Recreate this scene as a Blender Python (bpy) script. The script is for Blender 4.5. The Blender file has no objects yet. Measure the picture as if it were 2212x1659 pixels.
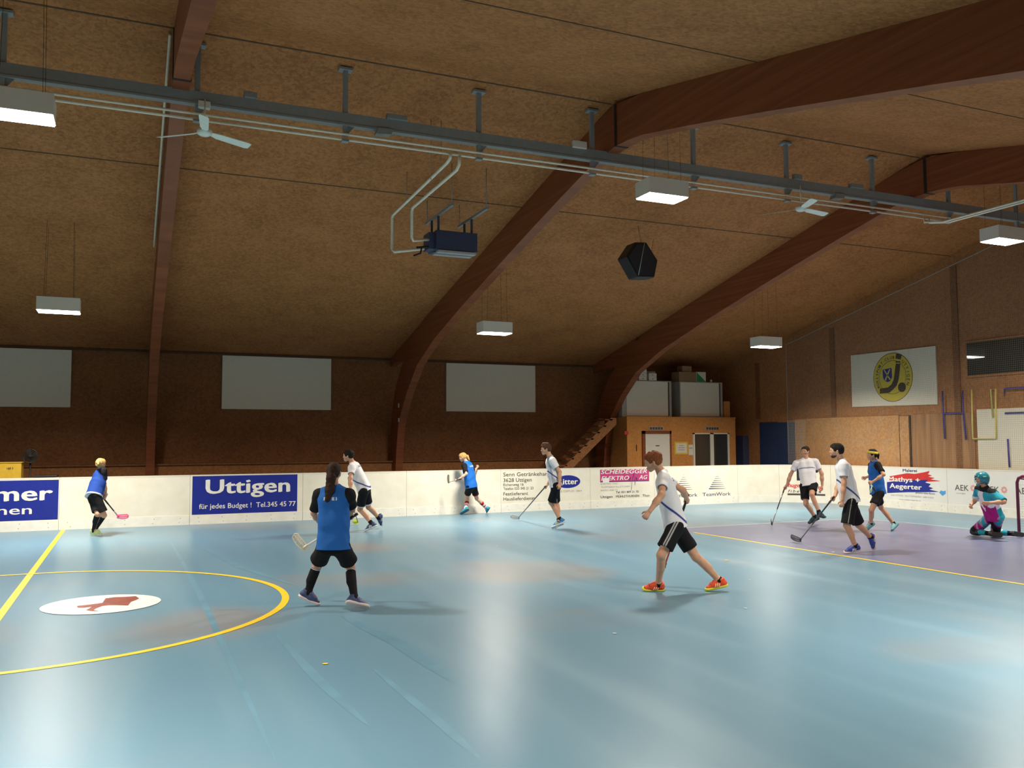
import bpy, bmesh, math, random
import numpy as np
from mathutils import Vector, Matrix
random.seed(7)
PI = math.pi
SC = bpy.context.scene
COL = SC.collection

# ------------------------------------------------------------------ camera, world, exposure
F_PX, YAW, PITCH, ROLL, EYE = 1885.7, 0.4141, 0.0659, -0.0044, 1.87
cam_d = bpy.data.cameras.new('camera')
cam_d.sensor_width = 36.0
cam_d.lens = F_PX * 36.0 / 2212.0
cam_d.clip_end = 200
cam = bpy.data.objects.new('camera', cam_d)
COL.objects.link(cam)
_f = Vector((math.sin(YAW) * math.cos(PITCH), math.cos(YAW) * math.cos(PITCH), math.sin(PITCH)))
_r = Vector((math.cos(YAW), -math.sin(YAW), 0))
_u = _r.cross(_f)
_r2 = _r * math.cos(ROLL) + _u * math.sin(ROLL)
_u2 = _u * math.cos(ROLL) - _r * math.sin(ROLL)
cam.matrix_world = Matrix(((_r2.x, _u2.x, -_f.x, 0), (_r2.y, _u2.y, -_f.y, 0), (_r2.z, _u2.z, -_f.z, EYE), (0, 0, 0, 1)))
SC.camera = cam

world = bpy.data.worlds.new('world')
SC.world = world
world.use_nodes = True
world.node_tree.nodes['Background'].inputs[0].default_value = (0.02, 0.02, 0.025, 1)
world.node_tree.nodes['Background'].inputs[1].default_value = 0.2
SC.view_settings.view_transform = 'Standard'
SC.view_settings.look = 'None'
SC.view_settings.gamma = 1
SC.view_settings.use_curve_mapping = False
SC.view_settings.exposure = 0.0
LAMP_W = 340.0          # watts of every hanging lamp
LAMP_COL = (1.0, 0.90, 0.76)
LAMP_SPREAD = math.radians(150)

# ------------------------------------------------------------------ helpers
def tag(o, label=None, cat=None, group=None, kind=None):
    if label: o['label'] = label
    if cat: o['category'] = cat
    if group: o['group'] = group
    if kind: o['kind'] = kind
    return o

def empty(name, loc=(0, 0, 0), label=None, cat=None, group=None, rz=0.0):
    o = bpy.data.objects.new(name, None)
    o.empty_display_size = 0.1
    COL.objects.link(o)
    o.location = loc
    o.rotation_euler = (0, 0, rz)
    return tag(o, label, cat, group)

def link(name, me, parent=None, world_parent=True):
    o = bpy.data.objects.new(name, me)
    COL.objects.link(o)
    if parent is not None:
        o.parent = parent
    return o

class MB:
    """collects shapes into ONE mesh; coordinates local to the parent"""
    def __init__(s):
        s.v = []; s.f = []; s.m = []; s.sm = []
    def add(s, vs, fs, mi=0, smooth=False):
        b = len(s.v)
        s.v += [tuple(v) for v in vs]
        for f in fs:
            s.f.append([b + i for i in f]); s.m.append(mi); s.sm.append(smooth)
        return s
    def box(s, x0, x1, y0, y1, z0, z1, mi=0):
        vs = [(x, y, z) for x in (x0, x1) for y in (y0, y1) for z in (z0, z1)]
        return s.add(vs, [(0, 1, 3, 2), (4, 6, 7, 5), (0, 4, 5, 1), (2, 3, 7, 6), (0, 2, 6, 4), (1, 5, 7, 3)], mi)
    def prism(s, poly, mapf, t0, t1, mi=0):
        """poly: list of 2D pts, mapf(a,b,t)->3D"""
        n = len(poly)
        vs = [mapf(a, b, t0) for a, b in poly] + [mapf(a, b, t1) for a, b in poly]
        fs = [tuple(range(n))[::-1], tuple(range(n, 2 * n))] + [(i, (i + 1) % n, n + (i + 1) % n, n + i) for i in range(n)]
        return s.add(vs, fs, mi)
    def tube(s, pts, r, seg=8, mi=0, closed=False, smooth=True):
        pts = [Vector(p) for p in pts]
        rs = r if isinstance(r, (list, tuple)) else [r] * len(pts)
        n = len(pts); vs = []; fs = []
        prev = None
        for i, p in enumerate(pts):
            if closed: d = (pts[(i + 1) % n] - pts[i - 1])
            else: d = pts[min(i + 1, n - 1)] - pts[max(i - 1, 0)]
            d.normalize()
            if prev is None:
                a = Vector((0, 0, 1)) if abs(d.z) < .9 else Vector((1, 0, 0))
            else: a = prev
            u = (a - d * a.dot(d)).normalized(); w = d.cross(u); prev = u
            for k in range(seg):
                t = 2 * PI * k / seg
                vs.append(p + (u * math.cos(t) + w * math.sin(t)) * rs[i])
        m = n if closed else n - 1
        for i in range(m):
            j = (i + 1) % n
            for k in range(seg):
                l = (k + 1) % seg
                fs.append((i * seg + k, i * seg + l, j * seg + l, j * seg + k))
        if not closed:
            fs.append(tuple(range(seg))[::-1]); fs.append(tuple((n - 1) * seg + k for k in range(seg)))
        return s.add(vs, fs, mi, smooth)
    def lathe(s, prof, c=(0, 0, 0), seg=20, mi=0, axis='z'):
        vs = []; fs = []; n = len(prof)
        for r, z in prof:
            for k in range(seg):
                t = 2 * PI * k / seg
                p = (r * math.cos(t), r * math.sin(t), z)
                if axis == 'y': p = (p[0], p[2], p[1])
                if axis == 'x': p = (p[2], p[0], p[1])
                vs.append((p[0] + c[0], p[1] + c[1], p[2] + c[2]))
        for i in range(n - 1):
            for k in range(seg):
                l = (k + 1) % seg
                fs.append((i * seg + k, i * seg + l, (i + 1) * seg + l, (i + 1) * seg + k))
        fs.append(tuple(range(seg))[::-1]); fs.append(tuple((n - 1) * seg + k for k in range(seg)))
        return s.add(vs, fs, mi, True)
    def build(s, name, mats, parent=None, bevel=0.0):
        me = bpy.data.meshes.new(name)
        me.from_pydata(s.v, [], s.f)
        if not isinstance(mats, (list, tuple)): mats = [mats]
        for m in mats: me.materials.append(m)
        me.polygons.foreach_set('material_index', s.m)
        me.polygons.foreach_set('use_smooth', s.sm)
        bm = bmesh.new(); bm.from_mesh(me)
        bmesh.ops.recalc_face_normals(bm, faces=bm.faces)
        bm.to_mesh(me); bm.free()
        me.update()
        o = link(name, me, parent)
        if bevel:
            b = o.modifiers.new('bevel', 'BEVEL'); b.width = bevel; b.segments = 2; b.limit_method = 'ANGLE'
        return o

def srgb(r, g, b):
    f = lambda c: ((c / 255 + .055) / 1.055) ** 2.4 if c / 255 > .04045 else c / 255 / 12.92
    return (f(r), f(g), f(b), 1)

def mat(name, col, rough=.6, metal=0., spec=.5, var=.06, scale=12., bump=0., col2=None, coat=0.):
    """principled material with a procedural noise variation"""
    m = bpy.data.materials.new(name); m.use_nodes = True
    nt = m.node_tree; b = nt.nodes['Principled BSDF']
    b.inputs['Roughness'].default_value = rough
    b.inputs['Metallic'].default_value = metal
    b.inputs['Specular IOR Level'].default_value = spec
    b.inputs['Coat Weight'].default_value = coat
    tc = nt.nodes.new('ShaderNodeTexCoord'); nz = nt.nodes.new('ShaderNodeTexNoise')
    nz.inputs['Scale'].default_value = scale; nz.inputs['Detail'].default_value = 4
    nt.links.new(tc.outputs['Object'], nz.inputs['Vector'])
    rp = nt.nodes.new('ShaderNodeValToRGB')
    c2 = col2 or tuple(min(1, c * (1 + var)) for c in col[:3]) + (1,)
    c1 = tuple(c * (1 - var) for c in col[:3]) + (1,) if col2 is None else col
    rp.color_ramp.elements[0].position = .3; rp.color_ramp.elements[1].position = .7
    rp.color_ramp.elements[0].color = c1; rp.color_ramp.elements[1].color = c2
    nt.links.new(nz.outputs['Fac'], rp.inputs['Fac'])
    nt.links.new(rp.outputs['Color'], b.inputs['Base Color'])
    if bump:
        bp = nt.nodes.new('ShaderNodeBump'); bp.inputs['Strength'].default_value = bump; bp.inputs['Distance'].default_value = .01
        nt.links.new(nz.outputs['Fac'], bp.inputs['Height']); nt.links.new(bp.outputs['Normal'], b.inputs['Normal'])
    return m

def osb(name, dark, light, bump=.25):
    """pressed wood flake board"""
    m = bpy.data.materials.new(name); m.use_nodes = True
    nt = m.node_tree; b = nt.nodes['Principled BSDF']; N = nt.nodes.new; L = nt.links.new
    b.inputs['Roughness'].default_value = .75; b.inputs['Specular IOR Level'].default_value = .25
    tc = N('ShaderNodeTexCoord')
    vo = N('ShaderNodeTexVoronoi'); vo.inputs['Scale'].default_value = 20; vo.inputs['Randomness'].default_value = 1
    nz = N('ShaderNodeTexNoise'); nz.inputs['Scale'].default_value = 30; nz.inputs['Detail'].default_value = 5
    big = N('ShaderNodeTexNoise'); big.inputs['Scale'].default_value = 1.2; big.inputs['Detail'].default_value = 3
    for n in (vo, nz, big): L(tc.outputs['Object'], n.inputs['Vector'])
    sep = N('ShaderNodeSeparateColor'); L(vo.outputs['Color'], sep.inputs['Color'])
    a = N('ShaderNodeMath'); a.operation = 'MULTIPLY'; a.inputs[1].default_value = .36; L(sep.outputs[0], a.inputs[0])
    c = N('ShaderNodeMath'); c.operation = 'MULTIPLY_ADD'; c.inputs[1].default_value = .7; L(nz.outputs['Fac'], c.inputs[0]); L(a.outputs[0], c.inputs[2])
    d = N('ShaderNodeMath'); d.operation = 'MULTIPLY_ADD'; d.inputs[1].default_value = .5; L(big.outputs['Fac'], d.inputs[0]); L(c.outputs[0], d.inputs[2])
    rp = N('ShaderNodeValToRGB'); rp.color_ramp.elements[0].position = .45; rp.color_ramp.elements[1].position = 1.05
    rp.color_ramp.elements[0].color = dark; rp.color_ramp.elements[1].color = light
    L(d.outputs[0], rp.inputs['Fac']); L(rp.outputs['Color'], b.inputs['Base Color'])
    bp = N('ShaderNodeBump'); bp.inputs['Strength'].default_value = bump; bp.inputs['Distance'].default_value = .01
    L(c.outputs[0], bp.inputs['Height']); L(bp.outputs['Normal'], b.inputs['Normal'])
    return m

def wood(name, c1, c2, axis=(1, 1, 12), rough=.45):
    m = bpy.data.materials.new(name); m.use_nodes = True
    nt = m.node_tree; b = nt.nodes['Principled BSDF']; N = nt.nodes.new; L = nt.links.new
    b.inputs['Roughness'].default_value = rough; b.inputs['Specular IOR Level'].default_value = .35
    tc = N('ShaderNodeTexCoord'); mp = N('ShaderNodeMapping'); mp.inputs['Scale'].default_value = axis
    L(tc.outputs['Object'], mp.inputs['Vector'])
    nz = N('ShaderNodeTexNoise'); nz.inputs['Scale'].default_value = 1.6; nz.inputs['Detail'].default_value = 6
    L(mp.outputs['Vector'], nz.inputs['Vector'])
    rp = N('ShaderNodeValToRGB'); rp.color_ramp.elements[0].position = .35; rp.color_ramp.elements[1].position = .68
    rp.color_ramp.elements[0].color = c1; rp.color_ramp.elements[1].color = c2
    L(nz.outputs['Fac'], rp.inputs['Fac']); L(rp.outputs['Color'], b.inputs['Base Color'])
    return m

def emit(name, col, s):
    m = bpy.data.materials.new(name); m.use_nodes = True
    b = m.node_tree.nodes['Principled BSDF']
    b.inputs['Base Color'].default_value = (.9, .9, .9, 1)
    b.inputs['Emission Color'].default_value = col; b.inputs['Emission Strength'].default_value = s
    return m

M = {}
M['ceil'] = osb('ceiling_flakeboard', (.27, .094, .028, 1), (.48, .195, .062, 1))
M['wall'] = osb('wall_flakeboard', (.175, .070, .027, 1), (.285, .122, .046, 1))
M['wains'] = osb('wainscot_flakeboard', (.26, .10, .035, 1), (.40, .17, .06, 1), .1)
M['cabin'] = osb('cabin_flakeboard', (.52, .215, .055, 1), (.68, .30, .085, 1), .1)
M['endwall'] = osb('end_wall_board', (.30, .125, .045, 1), (.46, .21, .080, 1))
M['endlow'] = osb('end_wall_low_board', (.46, .225, .085, 1), (.64, .35, .145, 1))
M['beam'] = wood('red_brown_glulam', (.21, .056, .019, 1), (.30, .088, .031, 1), (1, .25, 9))
M['plank'] = wood('plank_wall', (.30, .14, .055, 1), (.47, .25, .11, 1), (1, 5, .3))
M['steel'] = mat('grey_painted_steel', (.27, .285, .275, 1), .5, .0)
M['pipe'] = mat('cream_pipe_paint', (.84, .77, .60, 1), .4)
M['dark'] = mat('dark_gap', (.02, .012, .008, 1), .8)
M['groove'] = mat('seam_shadow_gap', (.10, .05, .022, 1), .8)
M['white'] = mat('white_enamel', (.78, .73, .62, 1), .45, var=.02)
M['panelwhite'] = mat('matt_white_panel', (.80, .75, .61, 1), .7, var=.02)
M['board'] = mat('rink_board_white', (.88, .845, .73, 1), .38, var=.04, scale=3, col2=(.81, .765, .63, 1))
M['boardR'] = mat('rink_board_printed_white', (.80, .80, .76, 1), .38, var=.02, scale=3)
M['kick'] = mat('kick_plate_white', (.86, .84, .75, 1), .4, var=.05, scale=6)
M['adblue'] = mat('advert_blue', (.010, .022, .27, 1), .4, var=.1)
M['navy'] = mat('print_navy', (.012, .02, .12, 1), .4)
M['black'] = mat('black_matt', (.012, .012, .014, 1), .5)
M['ink'] = mat('dark_print', (.07, .06, .06, 1), .5)
M['greyink'] = mat('faded_print', (.42, .41, .38, 1), .5)
M['magenta'] = mat('print_magenta', (.55, .05, .22, 1), .4)
M['red'] = mat('print_red', (.62, .03, .03, 1), .4)
M['pink'] = mat('print_pink', (.75, .36, .36, 1), .5)
M['lightblue'] = mat('print_light_blue', (.08, .36, .72, 1), .5)
M['yellow'] = mat('yellow_plastic', (.78, .52, .05, 1), .45)
M['emblem'] = mat('emblem_yellow', (.66, .53, .05, 1), .6)
M['brown'] = mat('emblem_brown', (.045, .022, .014, 1), .6)
M['rust'] = mat('disc_rust', (.26, .045, .03, 1), .35, var=.3, scale=9)
M['white_paint'] = mat('floor_white_paint', (.85, .83, .76, 1), .35)
M['line_yellow'] = mat('floor_line_yellow', (.90, .62, .03, 1), .4)
M['line_pale'] = mat('floor_line_pale', (.60, .66, .62, 1), .4)
M['purple'] = mat('purple_floor_paint', (.175, .20, .335, 1), .3, var=.10, scale=1.3)
M['purple2'] = mat('light_floor_paint', (.30, .40, .47, 1), .3, var=.08, scale=2)
M['heater'] = mat('heater_blue_grey', (.045, .06, .12, 1), .5)
M['fan'] = mat('fan_pale', (.80, .84, .74, 1), .4)
M['bluedoor'] = mat('dark_blue_door', (.02, .045, .12, 1), .5)
M['bluetube'] = mat('blue_tube_paint', (.06, .05, .30, 1), .5)
M['yellowtube'] = mat('yellow_tube_paint', (.72, .62, .16, 1), .5)
M['cardboard'] = mat('cardboard', (.30, .18, .09, 1), .8)
M['green'] = mat('green_print', (.02, .28, .08, 1), .5)
M['greycab'] = mat('cabinet_grey', (.42, .41, .34, 1), .5)
M['net'] = mat('net_cord_grey', (.30, .29, .25, 1), .7)
M['whitecord'] = mat('net_cord_white', (.75, .75, .72, 1), .7)
M['maroon'] = mat('goal_maroon', (.16, .012, .05, 1), .35)
M['silver'] = mat('grille_silver', (.5, .52, .52, 1), .4, .4)
M['doorwhite'] = mat('door_white', (.80, .78, .68, 1), .45, var=.02)
glass = bpy.data.materials.new('dark_window_glass'); glass.use_nodes = True
_b = glass.node_tree.nodes['Principled BSDF']; _b.inputs['Base Color'].default_value = (.035, .035, .03, 1); _b.inputs['Roughness'].default_value = .03; _b.inputs['Specular IOR Level'].default_value = 1.0
M['glass'] = glass
M['lampglow'] = emit('lamp_tubes', (1.0, .93, .86, 1), 22)

# floor: sealed blue sports floor with skid streaks and grey-brown patches
m = bpy.data.materials.new('blue_sports_floor'); m.use_nodes = True
nt = m.node_tree; b = nt.nodes['Principled BSDF']; N = nt.nodes.new; L = nt.links.new
tc = N('ShaderNodeTexCoord')
n1 = N('ShaderNodeTexNoise'); n1.inputs['Scale'].default_value = .28; n1.inputs['Detail'].default_value = 4
L(tc.outputs['Object'], n1.inputs['Vector'])
mp = N('ShaderNodeMapping'); mp.inputs['Location'].default_value = (3.3, 1.7, 5.37); mp.inputs['Rotation'].default_value = (0, 0, .35); mp.inputs['Scale'].default_value = (2.2, .22, 1)
L(tc.outputs['Object'], mp.inputs['Vector'])
n2 = N('ShaderNodeTexNoise'); n2.inputs['Scale'].default_value = .8; n2.inputs['Detail'].default_value = 2; L(mp.outputs['Vector'], n2.inputs['Vector'])
n3 = N('ShaderNodeTexNoise'); n3.inputs['Scale'].default_value = 60; n3.inputs['Detail'].default_value = 2; L(tc.outputs['Object'], n3.inputs['Vector'])
patch_mask = None  # soft round grey-brown patches at set spots, mixed into the floor colour
for (wx, wy, wr) in ((.6, 9.6, 1.5), (2.6, 12.0, 1.9), (5.6, 11.8, 1.7), (8.6, 11.2, 1.3), (-1.6, 10.2, 1.6), (9.0, 14.5, 2.0), (3.8, 15.6, 1.4)):
    vm = N('ShaderNodeVectorMath'); vm.operation = 'DISTANCE'; vm.inputs[1].default_value = (wx, wy, 0); L(tc.outputs['Object'], vm.inputs[0])
    mr = N('ShaderNodeMapRange'); mr.interpolation_type = 'SMOOTHSTEP'; mr.inputs[1].default_value = wr; mr.inputs[2].default_value = 0; mr.inputs[3].default_value = 0; mr.inputs[4].default_value = .26; L(vm.outputs['Value'], mr.inputs[0])
    if patch_mask is None: patch_mask = mr.outputs[0]
    else:
        ad_ = N('ShaderNodeMath'); ad_.operation = 'MAXIMUM'; L(patch_mask, ad_.inputs[0]); L(mr.outputs[0], ad_.inputs[1]); patch_mask = ad_.outputs[0]
wsum = N('ShaderNodeMath'); wsum.operation = 'ADD'; L(patch_mask, wsum.inputs[0]); L(n1.outputs['Fac'], wsum.inputs[1])
r1 = N('ShaderNodeValToRGB'); r1.color_ramp.elements[0].position = .56; r1.color_ramp.elements[1].position = .76
r1.color_ramp.elements[0].color = (.138, .276, .382, 1); r1.color_ramp.elements[1].color = (.235, .265, .295, 1)
L(wsum.outputs[0], r1.inputs['Fac'])
r2 = N('ShaderNodeValToRGB'); r2.color_ramp.elements[0].position = .50; r2.color_ramp.elements[1].position = .80
r2.color_ramp.elements[0].color = (0, 0, 0, 1); r2.color_ramp.elements[1].color = (.5, .5, .5, 1)
L(n2.outputs['Fac'], r2.inputs['Fac'])
mx = N('ShaderNodeMixRGB'); mx.inputs[2].default_value = (.22, .36, .445, 1); L(r2.outputs['Color'], mx.inputs[0]); L(r1.outputs['Color'], mx.inputs[1])
mx2 = N('ShaderNodeMixRGB'); mx2.blend_type = 'MULTIPLY'; mx2.inputs[0].default_value = .25; L(mx.outputs[0], mx2.inputs[1]); L(n3.outputs['Color'], mx2.inputs[2])
L(mx.outputs[0], b.inputs['Base Color'])
rr = N('ShaderNodeMapRange'); rr.inputs[3].default_value = .24; rr.inputs[4].default_value = .38; L(n2.outputs['Fac'], rr.inputs[0]); L(rr.outputs[0], b.inputs['Roughness'])
b.inputs['Specular IOR Level'].default_value = .42
bp = N('ShaderNodeBump'); bp.inputs['Strength'].default_value = .015; bp.inputs['Distance'].default_value = .01
L(n3.outputs['Fac'], bp.inputs['Height']); L(bp.outputs['Normal'], b.inputs['Normal'])
M['floor'] = m

def text(s, size, mapf, name, material, parent, x=0, y=0, width=None, bold=0.0, shear=0.0, align='LEFT', thick=.002, spacing=1.0, d0=0.0):
    """lettering as a thin mesh; mapf(a, b, d) puts (along, up, off surface) into place; bold strokes come from close shifted layers"""
    cu = bpy.data.curves.new(name, 'FONT'); cu.body = s; cu.size = 1.0; cu.offset = 0.0; cu.shear = shear
    cu.space_character = spacing + bold * .8; cu.resolution_u = 3; cu.fill_mode = 'FRONT'
    tmp = bpy.data.objects.new('tmp_text', cu); COL.objects.link(tmp)
    dg = bpy.context.evaluated_depsgraph_get()
    me = bpy.data.meshes.new_from_object(tmp.evaluated_get(dg))
    bpy.data.objects.remove(tmp); bpy.data.curves.remove(cu)
    co = [v.co.copy() for v in me.vertices]; fc = [tuple(p.vertices) for p in me.polygons]; bpy.data.meshes.remove(me)
    if not co: return None
    xs = [c.x for c in co]; w0, w1 = min(xs), max(xs)
    kx = size if width is None else width / (w1 - w0)
    off = {'LEFT': 0, 'CENTER': -(w0 + w1) / 2, 'RIGHT': -w1}[align]
    if width is not None and align == 'LEFT': off = -w0
    shifts = [(0, 0)]
    if bold > .006: shifts = [(0, 0), (bold, 0), (-bold, 0), (bold * .7, bold * .6), (-bold * .7, -bold * .6)]
    vs = []; fs = []
    for n, (sx, sy) in enumerate(shifts):
        b_ = len(vs)
        vs += [mapf(x + (c.x + off + sx) * kx, y + (c.y + sy) * size, d0 + thick + n * .00025) for c in co]
        fs += [tuple(b_ + i for i in f) for f in fc]
    me2 = bpy.data.meshes.new(name); me2.from_pydata(vs, [], fs); me2.materials.append(material)
    return link(name, me2, parent)

def flat(name, pts, mapf, material, parent, thick=.002, d0=0.0, sub=1):
    """thin printed shape; pts polygon in (along, up)"""
    return MB().prism(pts, lambda a, b_, t: mapf(a, b_, t), d0, d0 + thick).build(name, material, parent)

def ell(cx, cy, rx, ry, n=32, a0=0, a1=2 * PI):
    return [(cx + rx * math.cos(a0 + (a1 - a0) * i / n), cy + ry * math.sin(a0 + (a1 - a0) * i / n)) for i in range(n if abs(a1 - a0 - 2 * PI) < 1e-6 else n + 1)]

# ------------------------------------------------------------------ room shell
XL, XR, YN, YF = -20.0, 19.70, -1.4, 26.0
YRIDGE, ZRIDGE, SLOPE = 12.3, 7.54, .226
def zc(y): return ZRIDGE - SLOPE * abs(y - YRIDGE)
tag(MB().box(XL - .3, XR + .3, YN - .3, YF + .3, -.2, 0).build('floor', M['floor']), kind='structure')
FLOOR = bpy.data.objects['floor']
mb = MB()
for ya, yb in ((YN - .2, YRIDGE), (YRIDGE, YF + .2)):
    mb.prism([(ya, zc(ya)), (yb, zc(yb)), (yb, zc(yb) + .15), (ya, zc(ya) + .15)], lambda a, b_, t: (t, a, b_), XL - .2, XR + .2)
CEIL = tag(mb.build('ceiling', M['ceil']), kind='structure')
for i, y in enumerate((5.2, 8.75, 12.42, 16.10)):
    for xa, xb in ((-6.6, .45), (.67, 7.31), (7.53, 14.4), (14.62, XR)):
        z = zc(y)
        MB().prism([(y - .012, zc(y - .012) - .006), (y + .012, zc(y + .012) - .006), (y + .012, zc(y + .012) + .004), (y - .012, zc(y - .012) + .004)], lambda a, b_, t: (t, a, b_), xa, xb).build('panel_seam', M['groove'], CEIL)
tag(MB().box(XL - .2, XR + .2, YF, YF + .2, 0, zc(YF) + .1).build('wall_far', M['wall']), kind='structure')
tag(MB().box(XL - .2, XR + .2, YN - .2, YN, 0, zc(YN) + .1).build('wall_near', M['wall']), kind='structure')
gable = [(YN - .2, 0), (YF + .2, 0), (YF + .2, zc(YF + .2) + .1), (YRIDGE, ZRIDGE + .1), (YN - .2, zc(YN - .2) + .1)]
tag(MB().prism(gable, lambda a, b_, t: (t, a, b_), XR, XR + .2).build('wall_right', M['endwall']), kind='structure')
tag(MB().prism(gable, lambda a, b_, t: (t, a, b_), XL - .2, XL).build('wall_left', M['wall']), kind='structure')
# low wainscot ledge along the far wall
tag(MB().box(-8, 12.4, 25.6, 25.99, 0, 1.27).box(-8, 12.4, 25.52, 25.99, 1.27, 1.31, 1).build('trim_1', [M['wains'], M['wall']]), kind='structure')
# eave batten
tag(MB().box(-8, 14.6, 25.96, 25.995, 4.37, 4.42).build('trim_2', M['groove']), kind='structure')

# ------------------------------------------------------------------ floor markings (parts of the floor)
def ring(name, cx, cy, r, w, a0, a1, material, z=.0015, n=96):
    mb = MB(); vs = []; fs = []
    for i in range(n + 1):
        t = a0 + (a1 - a0) * i / n
        for rr_ in (r - w / 2, r + w / 2): vs.append((cx + rr_ * math.cos(t), cy + rr_ * math.sin(t), z))
    for i in range(n): fs.append((2 * i, 2 * i + 1, 2 * i + 3, 2 * i + 2))
    return mb.add(vs, fs).build(name, material, FLOOR)
def strip(name, pts, w, material, z=.0015):
    mb = MB()
    for (xa, ya), (xb, yb) in zip(pts[:-1], pts[1:]):
        d = Vector((xb - xa, yb - ya, 0)).normalized(); n = Vector((-d.y, d.x, 0)) * w / 2
        a, b_ = Vector((xa, ya, z)), Vector((xb, yb, z))
        mb.add([a - n, b_ - n, b_ + n, a + n], [(0, 1, 2, 3)])
    return mb.build(name, material, FLOOR)
MB().add([(10.63, 6.87, .001), (16.03, 6.87, .001), (16.03, 15.85, .001), (10.63, 15.85, .001)], [(0, 1, 2, 3)]).build('goal_area_paint', M['purple'], FLOOR)
ring('centre_circle', -1.235, 11.37, 3.06, .085, 0, 2 * PI, M['line_yellow'], z=.0035)
strip('centre_line', [(-1.235, 1.3), (-1.235, 21.44)], .085, M['line_yellow'], z=.002)
strip('penalty_line', [(10.63, 6.87), (10.63, 15.0)], .075, M['line_yellow'], z=.003)
strip('penalty_side_line', [(10.63, 15.85), (15.4, 15.95), (16.05, 15.5), (16.2, 14.2), (16.2, 8.5)], .06, M['line_pale'], z=.0025)
strip('goal_line', [(15.2, 10.9), (16.2, 10.9)], .05, M['line_pale'], z=.005)
for x, y, r_, mt in ((8.61, 11.28, .035, 'line_yellow'), (1.57, 7.52, .025, 'line_yellow'), (4.38, 7.51, .020, 'line_pale'), (6.1, 14.6, .022, 'line_pale'), (7.7, 9.6, .018, 'line_pale'), (6.35, 8.0, .020, 'line_pale'), (10.84, 11.35, .03, 'white_paint')):
    MB().add([(x + r_ * math.cos(t), y + r_ * math.sin(t), .006) for t in [2 * PI * k / 16 for k in range(16)]], [tuple(range(16))]).build('floor_spot', M[mt], FLOOR)
M['skid_light'] = mat('skid_light', (.148, .306, .420, 1), .3, var=.10, scale=3)
M['skid_dark'] = mat('skid_dark', (.118, .262, .370, 1), .3, var=.10, scale=3)
for pts_, w_, mt_ in (([(1.37, 8.88), (1.42, 7.03), (1.50, 5.77)], .09, 'skid_light'), ([(.78, 18.4), (.84, 14.2), (.86, 11.03), (.85, 7.93), (.84, 5.34)], .07, 'skid_light'),
                      ([(2.15, 9.52), (2.35, 8.0), (2.39, 6.31)], .16, 'skid_dark'), ([(1.23, 16.9), (1.60, 13.8), (2.06, 11.75)], .12, 'skid_light'), ([(1.9, 7.28), (1.95, 5.67), (1.95, 4.92)], .08, 'skid_light')):
    vs = []; fs = []; n = 24
    for i in range(n + 1):
        t = i / n * (len(pts_) - 1); j = min(int(t), len(pts_) - 2); f_ = t - j
        x = pts_[j][0] + (pts_[j + 1][0] - pts_[j][0]) * f_; y = pts_[j][1] + (pts_[j + 1][1] - pts_[j][1]) * f_
        hw = w_ / 2 * math.sin(PI * min(1, max(0.0, i / n))) ** .6
        vs += [(x - hw, y, .0012), (x + hw, y, .0012)]
    for i in range(n): fs.append((2 * i, 2 * i + 1, 2 * i + 3, 2 * i + 2))
    MB().add(vs, fs).build('skid_mark', M[mt_], FLOOR)
# white painted disc with a rust red hockey emblem
dc = (-.235, 11.36)
disc = MB().add([(dc[0] + .64 * math.cos(t), dc[1] + .63 * math.sin(t), .006) for t in [2 * PI * k / 48 for k in range(48)]], [tuple(range(48))]).build('painted_disc', M['white_paint'], FLOOR)
pts = [(-0.494, 11.339), (-0.416, 11.354), (-0.323, 11.382), (-0.229, 11.422), (-0.203, 11.735), (-0.105, 11.778), (0.012, 11.746), (0.13, 11.748), (0.17, 11.559), (0.128, 11.447), (0.078, 11.363), (0.046, 11.117), (-0.066, 11.19), (-0.161, 11.235), (-0.224, 11.213), (-0.283, 11.091), (-0.31, 10.976), (-0.238, 10.867), (-0.339, 10.932), (-0.387, 11.013), (-0.36, 11.097), (-0.333, 11.214), (-0.409, 11.179), (-0.48, 11.212)]
MB().add([(x, y, .008) for x, y in pts], [tuple(range(len(pts)))]).build('disc_emblem', M['rust'], disc)

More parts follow.
